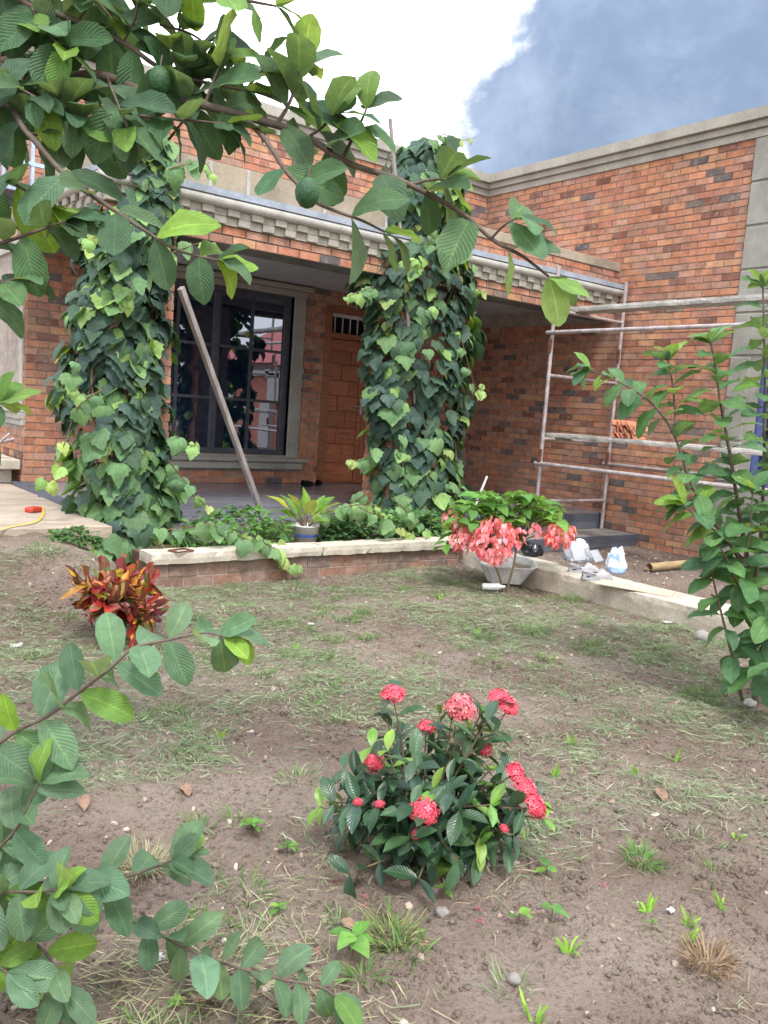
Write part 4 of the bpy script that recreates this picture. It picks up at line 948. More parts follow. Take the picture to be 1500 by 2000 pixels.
# leaning board
a, b = on(353, 562, 7.06), gp(508, 995, ZFe + .01)
ydir = (a - b).normalized(); Mb = basis((a + b) / 2, ydir, (0.4, -1, .2)); mb = MB().obox(Mb, (.062, (a - b).length, .045), ch=.004)
tag(mb.build('timber_board', timber_m), 'long weathered timber board leaning against the vine covered pillar', 'board')
a, b = on(951, 931, 7.5), on(926, 972, 7.3); b.z = fz(7.3) + .012
tag(MB().tube([b, a], .016, 8).build('white_pipe', white_bar_m), 'short white pipe leaning at the foot of the vine near the wing', 'pipe')

# ------------------------------------------------------------------ scaffold
sc_o = thing('scaffold', (8.4, 6.9, .18), 'rusty galvanised tube scaffold frame against the wing wall', 'scaffold')
def tubeo(a, b, r, nm): return MB().tube([a, b], r, 10).build(nm, steel_m, sc_o)
SY = 6.92; sxr, sxl = 8.99, 7.80
p0 = on(1088, 545, SY); p1 = on(1052, 950, SY); sxl = (p0.x + p1.x) / 2; ztop = on(1210, 548, SY).z
SY2 = SY - 3.1
for y in (SY, SY2):
    for x in (sxl, sxr):
        gzz = .18 if (y == SY) else gz(x, y) - .01
        if y == SY and x == sxl: gzz = .18
        tubeo((x, y, gzz), (x, y, ztop), .024, 'upright')
    for z in (on(1150, 618, SY).z, on(1130, 740, SY).z, on(1120, 860, SY).z, on(1115, 978, SY).z): tubeo((sxl, y, z), (sxr, y, z), .02, 'rung')
    for x in (sxl, sxr):
        for z in (1.02, 2.32): MB().box((x - .05, y - .03, z), (x - .022, y + .01, z + .16)).build('coupler', rust_m, sc_o)
zt1, zt2 = on(1080, 650, SY).z, on(1056, 905, SY).z
for z in (zt1, zt2): tubeo((sxl - .03, SY + .06, z), (sxl - .03, SY2 - .2, z), .023, 'ledger')
tubeo((sxr - .03, SY + .06, zt2 + .02), (sxr - .03, SY2 - .2, zt2 + .02), .02, 'ledger')
zr = on(1150, 618, SY).z; zm_ = on(1120, 860, SY).z
tag(MB().rbox((8.05, 3.7, zr + .021), (8.33, SY + .10, zr + .085), .06, .005).build('scaffold_plank', plank_m), 'cement stained plank across the upper scaffold rungs', 'plank')
tag(MB().rbox((7.90, 3.7, zm_ + .021), (8.20, SY + .14, zm_ + .076), .06, .005, seed=5).build('scaffold_plank', plank_m), 'cement stained plank carrying the stack of brick slips', 'plank')
for i in range(22):
    lay, k = divmod(i, 6); SM = None
    M = Matrix.Translation((8.06 + ru(-.02, .02) + (k % 2) * .012, 6.10 - k * .055 + ru(-.01, .01), zm_ + .076 + .032 + lay * .047)) @ Matrix.Rotation(ru(-.25, .25), 4, 'Z') @ Matrix.Rotation(math.radians(ru(48, 68)), 4, 'X')
    o = MB().obox(Matrix.Identity(4), (.22, .068, .017), ch=.002); oo = link('brick_slip', o.mesh('brick_slip', clay_slip), None, mw=M); f = ru(.85, 1.15); oo.color = (.52 * f, .215 * f, .13 * f, 1)
    tag(oo, 'thin terracotta brick slip heaped on the lower scaffold plank', 'brick slip', 'brick slips on the scaffold plank')

# ------------------------------------------------------------------ small things by the kerb
def bag(c, sx, sy, sz, seed, m, spike=.25):
    bm = bmesh.new(); bmesh.ops.create_icosphere(bm, subdivisions=4, radius=1)
    for v in bm.verts:
        q = v.co.normalized(); qs = Vector((q.x, q.y, q.z * .35)); n_ = noise.noise(q * 1.3 + Vector((seed, 0, 0))) * .45 + (abs(noise.noise(qs * 3.1 + Vector((0, seed, 0)))) - .2) * spike * .9 + .05 * noise.noise(qs * 8)
        r = 1 + n_ * .8
        v.co = Vector((q.x * sx * r, q.y * sy * r, max(q.z * sz * r, -.55 * sz)))
        v.co.z += .55 * sz
        if q.z > .55: v.co.z += sz * .55 * abs(noise.noise(q * 3.1 + Vector((seed, seed, 0))))
    me = bpy.data.meshes.new('bag'); bm.to_mesh(me); bm.free(); me.polygons.foreach_set('use_smooth', [True] * len(me.polygons)); me.materials.append(m)
    return link('plastic_bag', me, None, c)
cgz = lambda u, v, z: gp(u, v, z)
b1 = bag(cgz(1128, 1096, .172), .115, .13, .125, 1, bagw_m, .5); tag(b1, 'white plastic bag with blue print holding tile pieces on the kerb', 'bag')
b2 = bag(cgz(1200, 1118, .172), .085, .09, .125, 5, bagw_m, .6); tag(b2, 'crumpled empty white plastic bag behind the clogs', 'bag')
b3 = bag(cgz(1037, 1084, .172), .11, .11, .075, 9, bagb_m, .3); tag(b3, 'knotted black plastic bag on the kerb end', 'bag')
tx = bpy.data.curves.new('print', 'FONT'); tx.body = 'uro'; tx.size = .075; tx.extrude = .0006; tx.align_x = 'CENTER'
to = bpy.data.objects.new('print', tx); COL.objects.link(to)
bpy.context.view_layer.update(); dg = bpy.context.evaluated_depsgraph_get(); tme = bpy.data.meshes.new_from_object(to.evaluated_get(dg)); bpy.data.objects.remove(to)
tme.materials.append(surf('bag_ink', (.16, .24, .36), .6, 9, .2))
tc = wl(b1) + Vector((-.075, -.115, .085)); vd = Vector((EYE.x - tc.x, EYE.y - tc.y, 0)).normalized()
Mt = Matrix((Vector((0, 0, 1)).cross(vd), Vector((0, 0, 1)) * .95 + vd * -.3, vd)).transposed().to_4x4(); Mt.translation = tc
link('print', tme, b1, mw=Mt)
for i, (u, v, tl, rz) in enumerate(((1110, 1078, 1.05, .3), (1130, 1083, 1.0, -.1), (1150, 1080, .95, .5), (1165, 1086, .9, .2))):
    p = gp(u, v, .30); o = MB().obox(Matrix.Translation(p) @ Matrix.Rotation(rz, 4, 'Z') @ Matrix.Rotation(tl, 4, 'X'), (.16, .12, .01), ch=.001).build('tile_offcut', tileoff_m)
    tag(o, 'cut grey floor tile sticking out of the white bag', 'tile', 'tile offcuts in the bag')
def clog(c, rz, label):
    n = 11; secs = []
    root = thing('clog_shoe', c, label, 'shoe', None)
    Lg = .27; mb = MB(); V = []; m_ = 14
    for i in range(n):
        t = i / (n - 1); x = (t - .5) * Lg
        hw = .044 * (math.sin(math.pi * min(max(t * .93 + .05, 0), 1)) ** .42) * (.86 + .22 * t)
        h = .055 + .028 * math.sin(math.pi * t) ** 2 * (1 if t > .45 else .25) - .035 * max(0, t - .8) / .2 * .9
        ring = []
        for j in range(m_):
            g = math.pi * j / (m_ - 1); yy = hw * math.cos(g) * 1.05; zz = .018 + h * math.sin(g) ** .7 if 0 < j < m_ - 1 else .018
            if t < .52: zz = min(zz, .018 + .042)
            ring.append(Vector((x, yy, zz)))
        V.append(ring)
    Rm = Matrix.Rotation(rz, 4, 'Z'); P = lambda q: Rm @ q + Vector(c)
    vs_, fs = [], []
    for r in V: vs_ += [P(q) for q in r]
    for i in range(n - 1):
        for j in range(m_ - 1):
            t = (i + .5) / (n - 1)
            if .12 < t < .55 and 4 <= j <= 8: continue      # foot opening
            fs.append((i * m_ + j, i * m_ + j + 1, (i + 1) * m_ + j + 1, (i + 1) * m_ + j))
    up = mb.add(vs_, fs, None, None, True).build('upper', foam_m, root)
    sv, sf = [], []
    for i in range(n):
        t = i / (n - 1); x = (t - .5) * Lg * 1.03; hw = .047 * (math.sin(math.pi * min(max(t * .93 + .05, 0), 1)) ** .42) * (.88 + .22 * t)
        for y, z in ((-hw, 0), (hw, 0), (hw, .024), (-hw, .024)): sv.append(P(Vector((x, y, z))))
    for i in range(n - 1):
        for j in range(4): sf.append((i * 4 + j, i * 4 + (j + 1) % 4, i * 4 + 4 + (j + 1) % 4, i * 4 + 4 + j))
    sf += [(3, 2, 1, 0), tuple(4 * (n - 1) + j for j in range(4))]
    MB().add(sv, sf).build('sole', foam_m, root)
    MB().obox(Matrix.Translation(P(Vector((-.035, 0, .029)))) @ Rm, (.15, .072, .008)).build('insole', foam_dark, root)
    st = [P(Vector((-.03, .05, .055))), P(Vector((-.09, .046, .066))), P(Vector((-.137, 0, .07))), P(Vector((-.09, -.046, .066))), P(Vector((-.03, -.05, .055)))]
    MB().tube(crom(st, 4), .007, 6).build('strap', foam_m, root)
    for q in ((.07, .018), (.07, -.018), (.09, 0), (.05, 0)): MB().lathe(P(Vector((q[0], q[1], .083 if q[0] < .08 else .07))), [(.001, .004), (.005, .003), (.006, -.006)], 8).build('vent', foam_dark, root)
    return root
clog(cgz(1140, 1119, .172), math.radians(-38), 'grey foam clog on the kerb with its black lining showing, closer to the black bag')
clog(cgz(1166, 1132, .172), math.radians(-30), 'pale grey foam clog on the kerb, closer to the buff board')
p = gp(1240, 1148, .18); tag(MB().obox(Matrix.Translation(p) @ Matrix.Rotation(math.radians(-66), 4, 'Z') @ Matrix.Rotation(.02, 4, 'Y'), (.62, .24, .008)).build('board', board_m), 'flat buff board lying over the kerb edge', 'board')
a, b = gp(1268, 1108, .08), gp(1500, 1085, .09); bp = MB(); K = 40
bp.tube([a.lerp(b, i / K) for i in range(K + 1)], [.042 + (.006 if i % 9 == 5 else 0) for i in range(K + 1)], 12, caps=False); bp.tube([a.lerp(b, i / K) for i in (0, 2)], [.033, .033], 12, caps=False)
tag(bp.build('bamboo_pole', bamboo_m, recalc=False), 'thick bamboo pole lying on the rubble before the wing wall', 'bamboo')
# galvanised tub
tp = gp(995, 1142, 0); tub = MB(); prof = []
oct_ = [(.27, .10), (.20, .19), (-.20, .19), (-.27, .10), (-.27, -.10), (-.20, -.19), (.20, -.19), (.27, -.10)]
Mt = Matrix.Translation(tp + Vector((.05, .12, .0))) @ Matrix.Rotation(math.radians(-36), 4, 'Z') @ Matrix.Rotation(math.radians(7), 4, 'X')
rings = [(.62, .0), (.62, .004), (.96, .17), (1.04, .172), (1.04, .18), (.94, .178), (.60, .012)]
tv, tf = [], []
for k, z in rings:
    for x, y in oct_: tv.append(Mt @ Vector((x * k, y * k, z + .02)))
for i in range(len(rings) - 1):
    for j in range(8): tf.append((i * 8 + j, i * 8 + (j + 1) % 8, (i + 1) * 8 + (j + 1) % 8, (i + 1) * 8 + j))
tf.append(tuple(range(8))[::-1]); tf.append(tuple(range(48, 56)))
tag(tub.add(tv, tf).build('mortar_tub', tray_m), 'shallow galvanised tub on the soil behind pink flowering shrub', 'tub')
p = gp(962, 1146, .03); tag(MB().tube([p + RIGHT * -.09, p + RIGHT * .05, p + RIGHT * .08, p + RIGHT * .11], [.033, .033, .015, .013], 12).build('plastic_bottle', tray_m), 'small clear grey bottle lying beside the tub', 'bottle')
# tape measure on the slab
tm = thing('tape_measure', gp(65, 1000, .437), 'red tape measure with yellow blade pulled out on the concrete slab', 'tape measure')
c = wl(tm); MB().obox(Matrix.Translation(c + Vector((0, 0, .022))) @ Matrix.Rotation(.6, 4, 'Z'), (.13, .085, .044), ch=.012).build('case', red_m, tm)
A = [gp(82, 990, .441), gp(84, 1005, .441), gp(70, 1020, .441), gp(30, 1028, .441), gp(-30, 1040, .441)]
bl = crom(A, 5); mb = MB(); vv = []
for i, q in enumerate(bl):
    t = (bl[min(i + 1, len(bl) - 1)] - bl[max(i - 1, 0)]).normalized(); s_ = t.cross(Vector((0, 0, 1))) * .010; vv += [q - s_ + Vector((0, 0, .003)), q + s_ + Vector((0, 0, .006))]
mb.add(vv, [(2 * i, 2 * i + 1, 2 * i + 3, 2 * i + 2) for i in range(len(bl) - 1)]).build('blade', yellow_m, tm, recalc=False)
# dark shoes by the door
for k, (u, v, rz) in enumerate(((600, 949, .5), (622, 947, .9))):
    p = gp(u, v, fz(9.5)); n = 9; vs_ = []; fs = []
    for i in range(n):
        t = i / (n - 1); hw = .046 * math.sin(math.pi * (t * .9 + .06)) ** .5; h = .055 + .03 * (1 - t) if t < .5 else .07 - .05 * (t - .5)
        for j in range(9):
            g = math.pi * j / 8; vs_.append(p + Matrix.Rotation(rz, 3, 'Z') @ Vector(((t - .5) * .28, hw * math.cos(g), h * math.sin(g) ** .6 + .002)))
    for i in range(n - 1):
        for j in range(8):
            if 1 <= i <= 3 and 3 <= j <= 4: continue
            fs.append((i * 9 + j, i * 9 + j + 1, i * 9 + 10 + j, i * 9 + 9 + j))
    tag(MB().add(vs_, fs, None, None, True).build('slip_on_shoe', black_m), 'black shoe left on the porch tiles by the front door', 'shoe', 'black shoes by the door')
# iron frame on the planter cap
c = gp(352, 1078, .27); fm = MB(); Mx = Matrix.Translation(c + Vector((.02, .03, .006))) @ Matrix.Rotation(.3, 4, 'Z')
for x, y, sx, sy in ((0, .055, .17, .012), (0, -.055, .17, .012), (.079, 0, .012, .098), (-.079, 0, .012, .098)): fm.obox(Mx @ Matrix.Translation((x, y, 0)), (sx, sy, .012))
tag(fm.build('iron_frame', rust_m), 'small rusty square frame on the planter cap', 'frame')

# ------------------------------------------------------------------ ixora
random.seed(41)
ib = gp(818, 1662); ib.z = gz(ib.x, ib.y); DI = depth(ib)
ix = thing('ixora_bush', ib, 'dark leaved ixora bush with coral red flower heads on bare soil', 'bush')
def floret_head(r, nfl, cols, tube_only=False):
    mb = MB()
    if not tube_only and nfl > 10:
        cc_ = cols[3 % len(cols)]; mb.lathe((0, 0, 0), [(.01, .84 * r), (.45 * r, .72 * r), (.78 * r, .32 * r), (.82 * r, .0), (.5 * r, -.28 * r), (.05 * r, -.2 * r)], 10, (cc_[0] * .75, cc_[1] * .7, cc_[2] * .7))
    for i in range(nfl):
        z = 1 - (i + .5) / nfl * 1.15; g = i * 2.39996; q = math.sqrt(max(0, 1 - z * z)); dirv = Vector((q * math.cos(g), q * math.sin(g), z))
        dirv = (dirv + rdir() * .12).normalized(); p = dirv * r * ru(.85, 1.08); col = random.choice(cols)
        mb.tube([dirv * r * .15, p], .0013 if not tube_only else .0022, 3, False, (col[0] * .8, col[1] * .8, col[2] * .8) if not tube_only else col)
        if tube_only: continue
        a = dirv.orthogonal().normalized(); b = dirv.cross(a); g0 = ru(0, 1.5)
        for k in range(4):
            g1 = g0 + k * math.pi / 2; e = a * math.cos(g1) + b * math.sin(g1); f_ = dirv.cross(e); l = r * .25
            mb.add([p, p + e * l * .55 + f_ * l * .30 + dirv * .001, p + e * l * 1.05 - dirv * l * .12, p + e * l * .55 - f_ * l * .30 + dirv * .001], [(0, 1, 2, 3)], None, col)
    return mb
CORAL = [(.80, .09, .145), (.75, .11, .15), (.84, .20, .24), (.68, .06, .095)]
PINKB = [(.70, .16, .18), (.66, .22, .22), (.62, .10, .13)]
SPENT = [(.30, .085, .045), (.24, .10, .045), (.36, .12, .06), (.20, .12, .04)]
heads = [(768, 1362, -.05, .042, 0), (897, 1396, 0, .058, 1), (972, 1372, .05, .042, 0), (990, 1388, .03, .044, 0), (732, 1497, -.12, .036, 0), (828, 1587, -.28, .042, 0), (1000, 1515, -.02, .044, 0), (1022, 1545, -.06, .046, 0), (1038, 1578, -.08, .046, 0), (888, 1460, -.1, .058, 2), (832, 1428, .08, .04, 0), (940, 1468, .05, .04, 0), (700, 1568, -.2, .016, 0), (742, 1572, -.22, .016, 0), (812, 1630, -.25, .018, 0), (675, 1615, .0, .022, 0), (982, 1620, -.1, .02, 0)]
HM = [[floret_head(1, 60, CORAL).mesh('head', flower_m) for _ in range(2)], [floret_head(1, 60, PINKB).mesh('head', flower_m)], [floret_head(1, 70, SPENT, True).mesh('head', flower_m)]]
IX_D = [(.030, .075, .034), (.038, .09, .036), (.045, .105, .042), (.026, .062, .034)]; IX_Y = [(.13, .27, .035), (.10, .22, .04), (.18, .30, .05)]
tips = []
for (u, v, dd, r, k) in heads: tips.append((at(u, v, DI + dd), r * 1.02, k))
ixf = MB()
for i in range(66):
    th = ru(0, 2 * math.pi); el = ru(.02, 1.0); rr = ru(.6, 1.0)
    q = RIGHT * math.cos(th) * .42 * rr * math.sqrt(max(0, 1 - el * el * .8)) + Vector((FWD.x, FWD.y, 0)).normalized() * math.sin(th) * .30 * rr + Vector((0, 0, .06 + .53 * el * rr))
    tips.append((ib + q, 0, -1))
nl = 0
for (p, r, k) in tips:
    midp = ib.lerp(p, .5) + Vector((0, 0, .05)) + rdir() * .03; st0 = ib + Vector((ru(-.05, .05), ru(-.05, .05), -.01))
    P = crom([st0, midp, p], 6); MB().tube(P, [.006 - .0035 * i / 12 for i in range(13)], 5).build('stem', stem_m, ix)
    t = (p - midp).normalized()
    if k >= 0:
        dn = (t + Vector((0, 0, .5)) - FWD * .3).normalized()
        o = link('flower_head', random.choice(HM[k]), ix, mw=basis(p + dn * r * .2, dn.orthogonal(), dn, (r * ru(.8, 1.2), r * ru(.8, 1.2), r * ru(.75, 1.1))))
    yg = (k < 0 and rnd() < .22)
    for j in range(5 if r < .03 else 4):
        f = 1 - j * .16; q = P[int(f * 12)]; a = t.orthogonal().normalized(); b = t.cross(a); g = j * 1.57 + ru(-.4, .4)
        for s_ in (1, -1):
            e = (a * math.cos(g) + b * math.sin(g)) * s_
            dr = (e * ru(.7, 1.1) + t * ru(.2, .7) + Vector((0, 0, ru(-.3, .25)))).normalized(); L = ru(.075, .12)
            young = yg and j < 2; k3 = random.randrange(3); M3_ = basis(q, dr, Vector((0, 0, 1)) + t * .3 + rdir() * .35, L * (.8 if young else 1)); c3 = jit(random.choice(IX_Y if young else IX_D)); nl += 1
            if nl > 290: ixf.tpl(IT[k3], M3_, c3[:3]); continue
            put_leaf(ix, M3_, IM[k3], c3)

random.shuffle(tips)
tag(ixf.build('foliage', ixora_leaf_a, ix, recalc=False), kind='stuff')
# ------------------------------------------------------------------ mussaenda
mb_ = gp(985, 1152); mb_.z = gz(mb_.x, mb_.y); DM_ = depth(mb_)
mu = thing('mussaenda_shrub', mb_, 'leafy shrub with drooping pink sepal clusters in front of the galvanised tub', 'shrub')
mtips = []
def stemo(pts, r0, r1): P = crom(pts, 5); MB().tube(P, [r0 + (r1 - r0) * i / (len(P) - 1) for i in range(len(P))], 6).build('stem', stem_m, mu); return P
f1 = at(958, 1085, DM_ - .02); f2 = at(1010, 1060, DM_ + .02)
stemo([mb_, at(975, 1125, DM_), f1], .011, .009); stemo([mb_ + Vector((.02, 0, 0)), at(1002, 1110, DM_), f2], .011, .009)
for i in range(58):
    u = ru(868, 1105); v = 960 + 90 * ((u - 990) / 120) ** 2 * .6 + ru(-8, 55); dd = ru(-.28, .28)
    p = at(u, v, DM_ + dd); b = f1 if u < 985 else f2; stemo([b, b.lerp(p, .55) + Vector((0, 0, .03)), p], .006, .003); mtips.append(p)
M_G = [(.13, .29, .055), (.11, .25, .05), (.16, .33, .06), (.09, .21, .05)]
for p in mtips:
    for j in range(5):
        g = j * 2.1 + ru(-.5, .5); dr = Vector((math.cos(g), math.sin(g), ru(-.35, .35))).normalized()
        put_leaf(mu, basis(p + Vector((0, 0, -.02 * (j // 2))), dr, Vector((0, 0, 1)) + rdir() * .4, ru(.12, .20)), random.choice(OM), jit(random.choice(M_G)))
SEP = [(.80, .30, .34), (.76, .25, .29), (.84, .40, .42), (.70, .18, .22)]
for (u, v, dd, rx, rz_, nn) in ((905, 1045, -.2, .12, .13, 100), (968, 1052, -.3, .20, .20, 330), (1094, 1040, -.12, .14, .12, 170), (880, 1005, -.1, .07, .06, 26), (1047, 1032, -.15, .05, .06, 16), (1010, 1045, -.28, .07, .10, 30), (895, 1020, -.1, .08, .08, 26), (1040, 995, 0, .03, .02, 4)):
    c = at(u, v, DM_ + dd); mb = MB()
    for i in range(nn):
        q = rdir() * ru(.45, 1) ** .5; p = c + Vector((q.x * rx, q.y * rx * .8, q.z * rz_))
        dr = Vector((q.x * .8, q.y * .8, -.55 + ru(-.5, .3))); mb.tpl(OT[i % 2], basis(p, dr, Vector((q.x, q.y, .5 + q.z * .5)) + rdir() * .6, ru(.045, .075)), jit(random.choice(SEP), .16)[:3])
    mb.build('flower_cluster', sepal_m, mu, recalc=False)

# ------------------------------------------------------------------ croton
cb = gp(222, 1228, .05); cb.z = gz(cb.x, cb.y); DC = depth(cb)
cr = thing('croton_shrub', cb, 'low croton shrub with twisted red orange and yellow leaves', 'shrub')
centres = []
for i in range(9):
    g = i * 2.4; q = cb + Vector((math.cos(g) * .16 * (i / 8) ** .5, math.sin(g) * .16 * (i / 8) ** .5, ru(.20, .34)))
    MB().tube([cb + Vector((ru(-.03, .03), ru(-.03, .03), -.01)), cb.lerp(q, .6) + Vector((0, 0, .01)), q], [.012, .010, .008], 6).build('stem', stem_m, cr); centres.append(q)
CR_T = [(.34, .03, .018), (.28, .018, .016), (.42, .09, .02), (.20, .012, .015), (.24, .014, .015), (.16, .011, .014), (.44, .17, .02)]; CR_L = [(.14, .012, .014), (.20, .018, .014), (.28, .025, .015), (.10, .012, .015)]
for i in range(280):
    q = random.choice(centres); el = ru(-.35, 1.2); g = ru(0, 2 * math.pi)
    dr = Vector((math.cos(g) * math.cos(el), math.sin(g) * math.cos(el), math.sin(el))); off = (q - cb) * .5; dr = (dr + Vector((off.x, off.y, 0)) * 3).normalized()
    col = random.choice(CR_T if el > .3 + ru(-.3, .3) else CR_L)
    if el > .8 and rnd() < .42: col = random.choice([(.42, .38, .03), (.14, .24, .03), (.50, .42, .05), (.10, .19, .03)])
    L = ru(.12, .19) * (.75 if el > .8 else 1)
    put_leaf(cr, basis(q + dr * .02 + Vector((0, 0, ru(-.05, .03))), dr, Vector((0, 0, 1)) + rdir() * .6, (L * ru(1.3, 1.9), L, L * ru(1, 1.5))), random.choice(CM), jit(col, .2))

# ------------------------------------------------------------------ planter planting
c = on(596, 1040, 6.68); c.z = .20
bkt = thing('plant_bucket', c, 'white plastic bucket with lime green foliage plant in the planter bed', 'bucket')
MB().lathe(c, [(.001, 0), (.105, 0), (.128, .17), (.135, .172), (.135, .185), (.123, .185), (.117, .15), (.001, .145)], 24).build('pail', bucket_m, bkt)
MB().lathe(c + Vector((0, 0, .075)), [(.1158, 0), (.1195, .028)], 24).build('print_band', bucket_print, bkt, recalc=False)
for i in range(15):
    g = i * 2.4; dr = Vector((math.cos(g) * ru(.25, .9), math.sin(g) * ru(.25, .9), ru(.6, 1.2))).normalized(); p = c + Vector((math.cos(g) * .04, math.sin(g) * .04, .17)); e = p + dr * ru(.06, .18)
    MB().tube([p, e], .006, 5).build('stalk', bkt_m if 'bkt_m' in globals() else stem_m, bkt)
    put_leaf(bkt, basis(e, (dr + Vector((0, 0, -.25))), Vector((0, 0, 1)) - dr * .3 + rdir() * .3, (ru(.15, .2), ru(.2, .32), .2)), random.choice(OM), jit(random.choice([(.19, .32, .04), (.14, .28, .05), (.30, .34, .04)])))
def clump(name, lab, cat, c, rx, ry, rz_, n, L0, L1, cols, T, mat, kind=None, lean=.5):
    mb = MB()
    for i in range(n):
        q = rdir(); q.z = abs(q.z); k = ru(.35, 1) ** .4; p = Vector(c) + Vector((q.x * rx * k, q.y * ry * k, q.z * rz_ * k))
        dr = Vector((q.x + ru(-.6, .6), q.y + ru(-.6, .6), lean * ru(-.3, .8))); mb.tpl(random.choice(T), basis(p, dr, Vector((q.x * .6, q.y * .6, 1)) + rdir() * .45, ru(L0, L1)), jit(random.choice(cols), .15)[:3])
    o = mb.build(name, mat, None, recalc=False); return tag(o, lab, cat, None, kind)
GC = [(.085, .20, .07), (.10, .23, .08), (.07, .17, .065), (.13, .27, .09)]
cpt = on(735, 1050, 6.66)
clump('ground_cover', 'dense low round leaved ground cover filling the planter', None, (4.98, 6.70, .18), .60, .25, .37, 2100, .035, .058, GC, RT, soft_leaf_a, 'stuff')
clump('weed_bush', 'low dark leafy weed clump under the slab edge', 'weed', (2.02, 6.38, .33), .22, .14, .13, 260, .04, .075, [(.06, .14, .045), (.08, .18, .05)], OT, soft_leaf_a)
clump('weed_bush', 'mixed leafy weeds in the planter bed between leaning board and vine', 'weed', (3.55, 6.66, .19), .58, .22, .40, 480, .05, .10, [(.09, .22, .05), (.12, .27, .06), (.06, .15, .05)], OT, soft_leaf_a)
clump('weed_bush', 'leafy green weeds in the planter bed beside the kerb end', 'weed', (5.72, 6.65, .19), .36, .22, .30, 320, .06, .11, [(.08, .19, .06), (.06, .15, .06), (.12, .25, .06)], OT + VT[:1], soft_leaf_a)

# ------------------------------------------------------------------ grass, clippings, stones
random.seed(51); rng = np.random.default_rng(5)
def zg(x, y):
    p = Vector((x, y, 3.1)); return gz(x, y) + .016 * noise.noise(p * 4.1) + .026 * abs(noise.noise(p * 7)) + .013 * noise.noise(p * 15) + .011 * noise.noise(p * 31)
def blades(name, B, mat, parent=None, kind='stuff', label=None, cat=None, group=None):
    """B rows: base(3), dir(3) horizontal/launch, length, width, curve(z accel), side bend, colour(3); 3 segments each"""
    B = np.array(B); n = len(B); p = B[:, 0:3]; d_ = B[:, 3:6]; d_ /= np.linalg.norm(d_, axis=1)[:, None]; L = B[:, 6:7]; wd = B[:, 7:8]; cz = B[:, 8:9]; sb = B[:, 9:10]; col = B[:, 10:13]
    side = np.cross(d_, np.array([0, 0, 1.0])); sl_ = np.linalg.norm(side, axis=1)[:, None]; side = np.where(sl_ < .05, np.array([1.0, 0, 0]), side / np.maximum(sl_, 1e-6))
    up = np.cross(side, d_); tw = B[:, 13:14]; wv = side * np.cos(tw) + up * np.sin(tw)
    rows = []
    for t, wf in ((0, .8), (.4, 1.0), (.75, .7), (1, .08)):
        q = p + d_ * L * t + np.array([0, 0, 1.0]) * (cz * L * t * t) + side * (sb * L * t * t)
        rows += [q - wv * wd * wf, q + wv * wd * wf]
    V_ = np.stack(rows, 1).reshape(-1, 3); o = V_.mean(0); V_ = V_ - o
    i0 = (np.arange(n) * 8)[:, None, None]; Fq = np.array([[0, 1, 3, 2], [2, 3, 5, 4], [4, 5, 7, 6]])[None]; F_ = (i0 + Fq).reshape(-1)
    me = bpy.data.meshes.new(name); me.vertices.add(len(V_)); me.vertices.foreach_set('co', V_.astype(np.float32).ravel())
    nf = n * 3; me.loops.add(nf * 4); me.loops.foreach_set('vertex_index', F_.astype(np.int32)); me.polygons.add(nf)
    me.polygons.foreach_set('loop_start', np.arange(0, nf * 4, 4, dtype=np.int32)); me.polygons.foreach_set('loop_total', np.full(nf, 4, dtype=np.int32))
    me.uv_layers.new(name='UVMap'); at_ = me.attributes.new('tint', 'FLOAT_COLOR', 'FACE')
    cc = np.concatenate([np.repeat(col, 3, 0), np.ones((nf, 1))], 1); at_.data.foreach_set('color', cc.astype(np.float32).ravel())
    me.materials.append(mat); me.update(calc_edges=True); me.validate()
    ob = link(name, me, parent, o); return tag(ob, label, cat, group, kind)
STRAW = [(.36, .33, .20), (.30, .30, .18), (.42, .37, .25), (.24, .27, .15), (.20, .26, .13), (.33, .26, .17)]
HAY = [(.20, .27, .14), (.16, .24, .11), (.25, .30, .18), (.31, .34, .23), (.12, .20, .09), (.36, .36, .26), (.14, .23, .09)]
def in_view(x, y):
    r = ROT.transposed() @ (Vector((x, y, 0)) - EYE)
    if r.z > -.3: return False
    u = 750 + FPX * r.x / -r.z; v = 1000 - FPX * r.y / -r.z
    return -150 < u < 1650 and v < 2120
rows = []; tries = 0
while len(rows) < 60000 and tries < 600000:
    tries += 1
    x, y = ru(-.2, 5.82), ru(1.0, 6.2)
    n_ = noise.noise(Vector((x * 1.3, y * 1.3, 7))) + .5 * noise.noise(Vector((x * 3.4, y * 3.4, 2)))
    far = sst((y + .75 * x - 2.9) / 1.4)                     # clippings lie mostly towards the house
    if n_ < .72 - .79 * far + random.gauss(0, .31): continue
    if not in_view(x, y): continue
    g0 = 2.6 * noise.noise(Vector((x * 2, y * 2, 13))) * 2
    for k in range(random.choice((1, 2, 3))):
        g = g0 + ru(-1.1, 1.1); xx, yy = x + ru(-.03, .03), y + ru(-.03, .03); c = random.choice(HAY if far > .35 else STRAW); f = ru(.75, 1.2)
        rows.append((xx, yy, zg(xx, yy) + ru(.004, .024), math.cos(g), math.sin(g), ru(-.12, .22), ru(.03, .05) + .07 * rnd() ** 2.5, ru(.0008, .0018), ru(-.25, .05), ru(-.35, .35), c[0] * f, c[1] * f, c[2] * f, ru(-.7, .7)))
blades('grass_clippings', rows, grass_m, label='pale cut grass clippings strewn over the soil', cat=None)
LIVE = [(.10, .20, .05), (.13, .25, .06), (.08, .16, .05), (.17, .25, .08)]
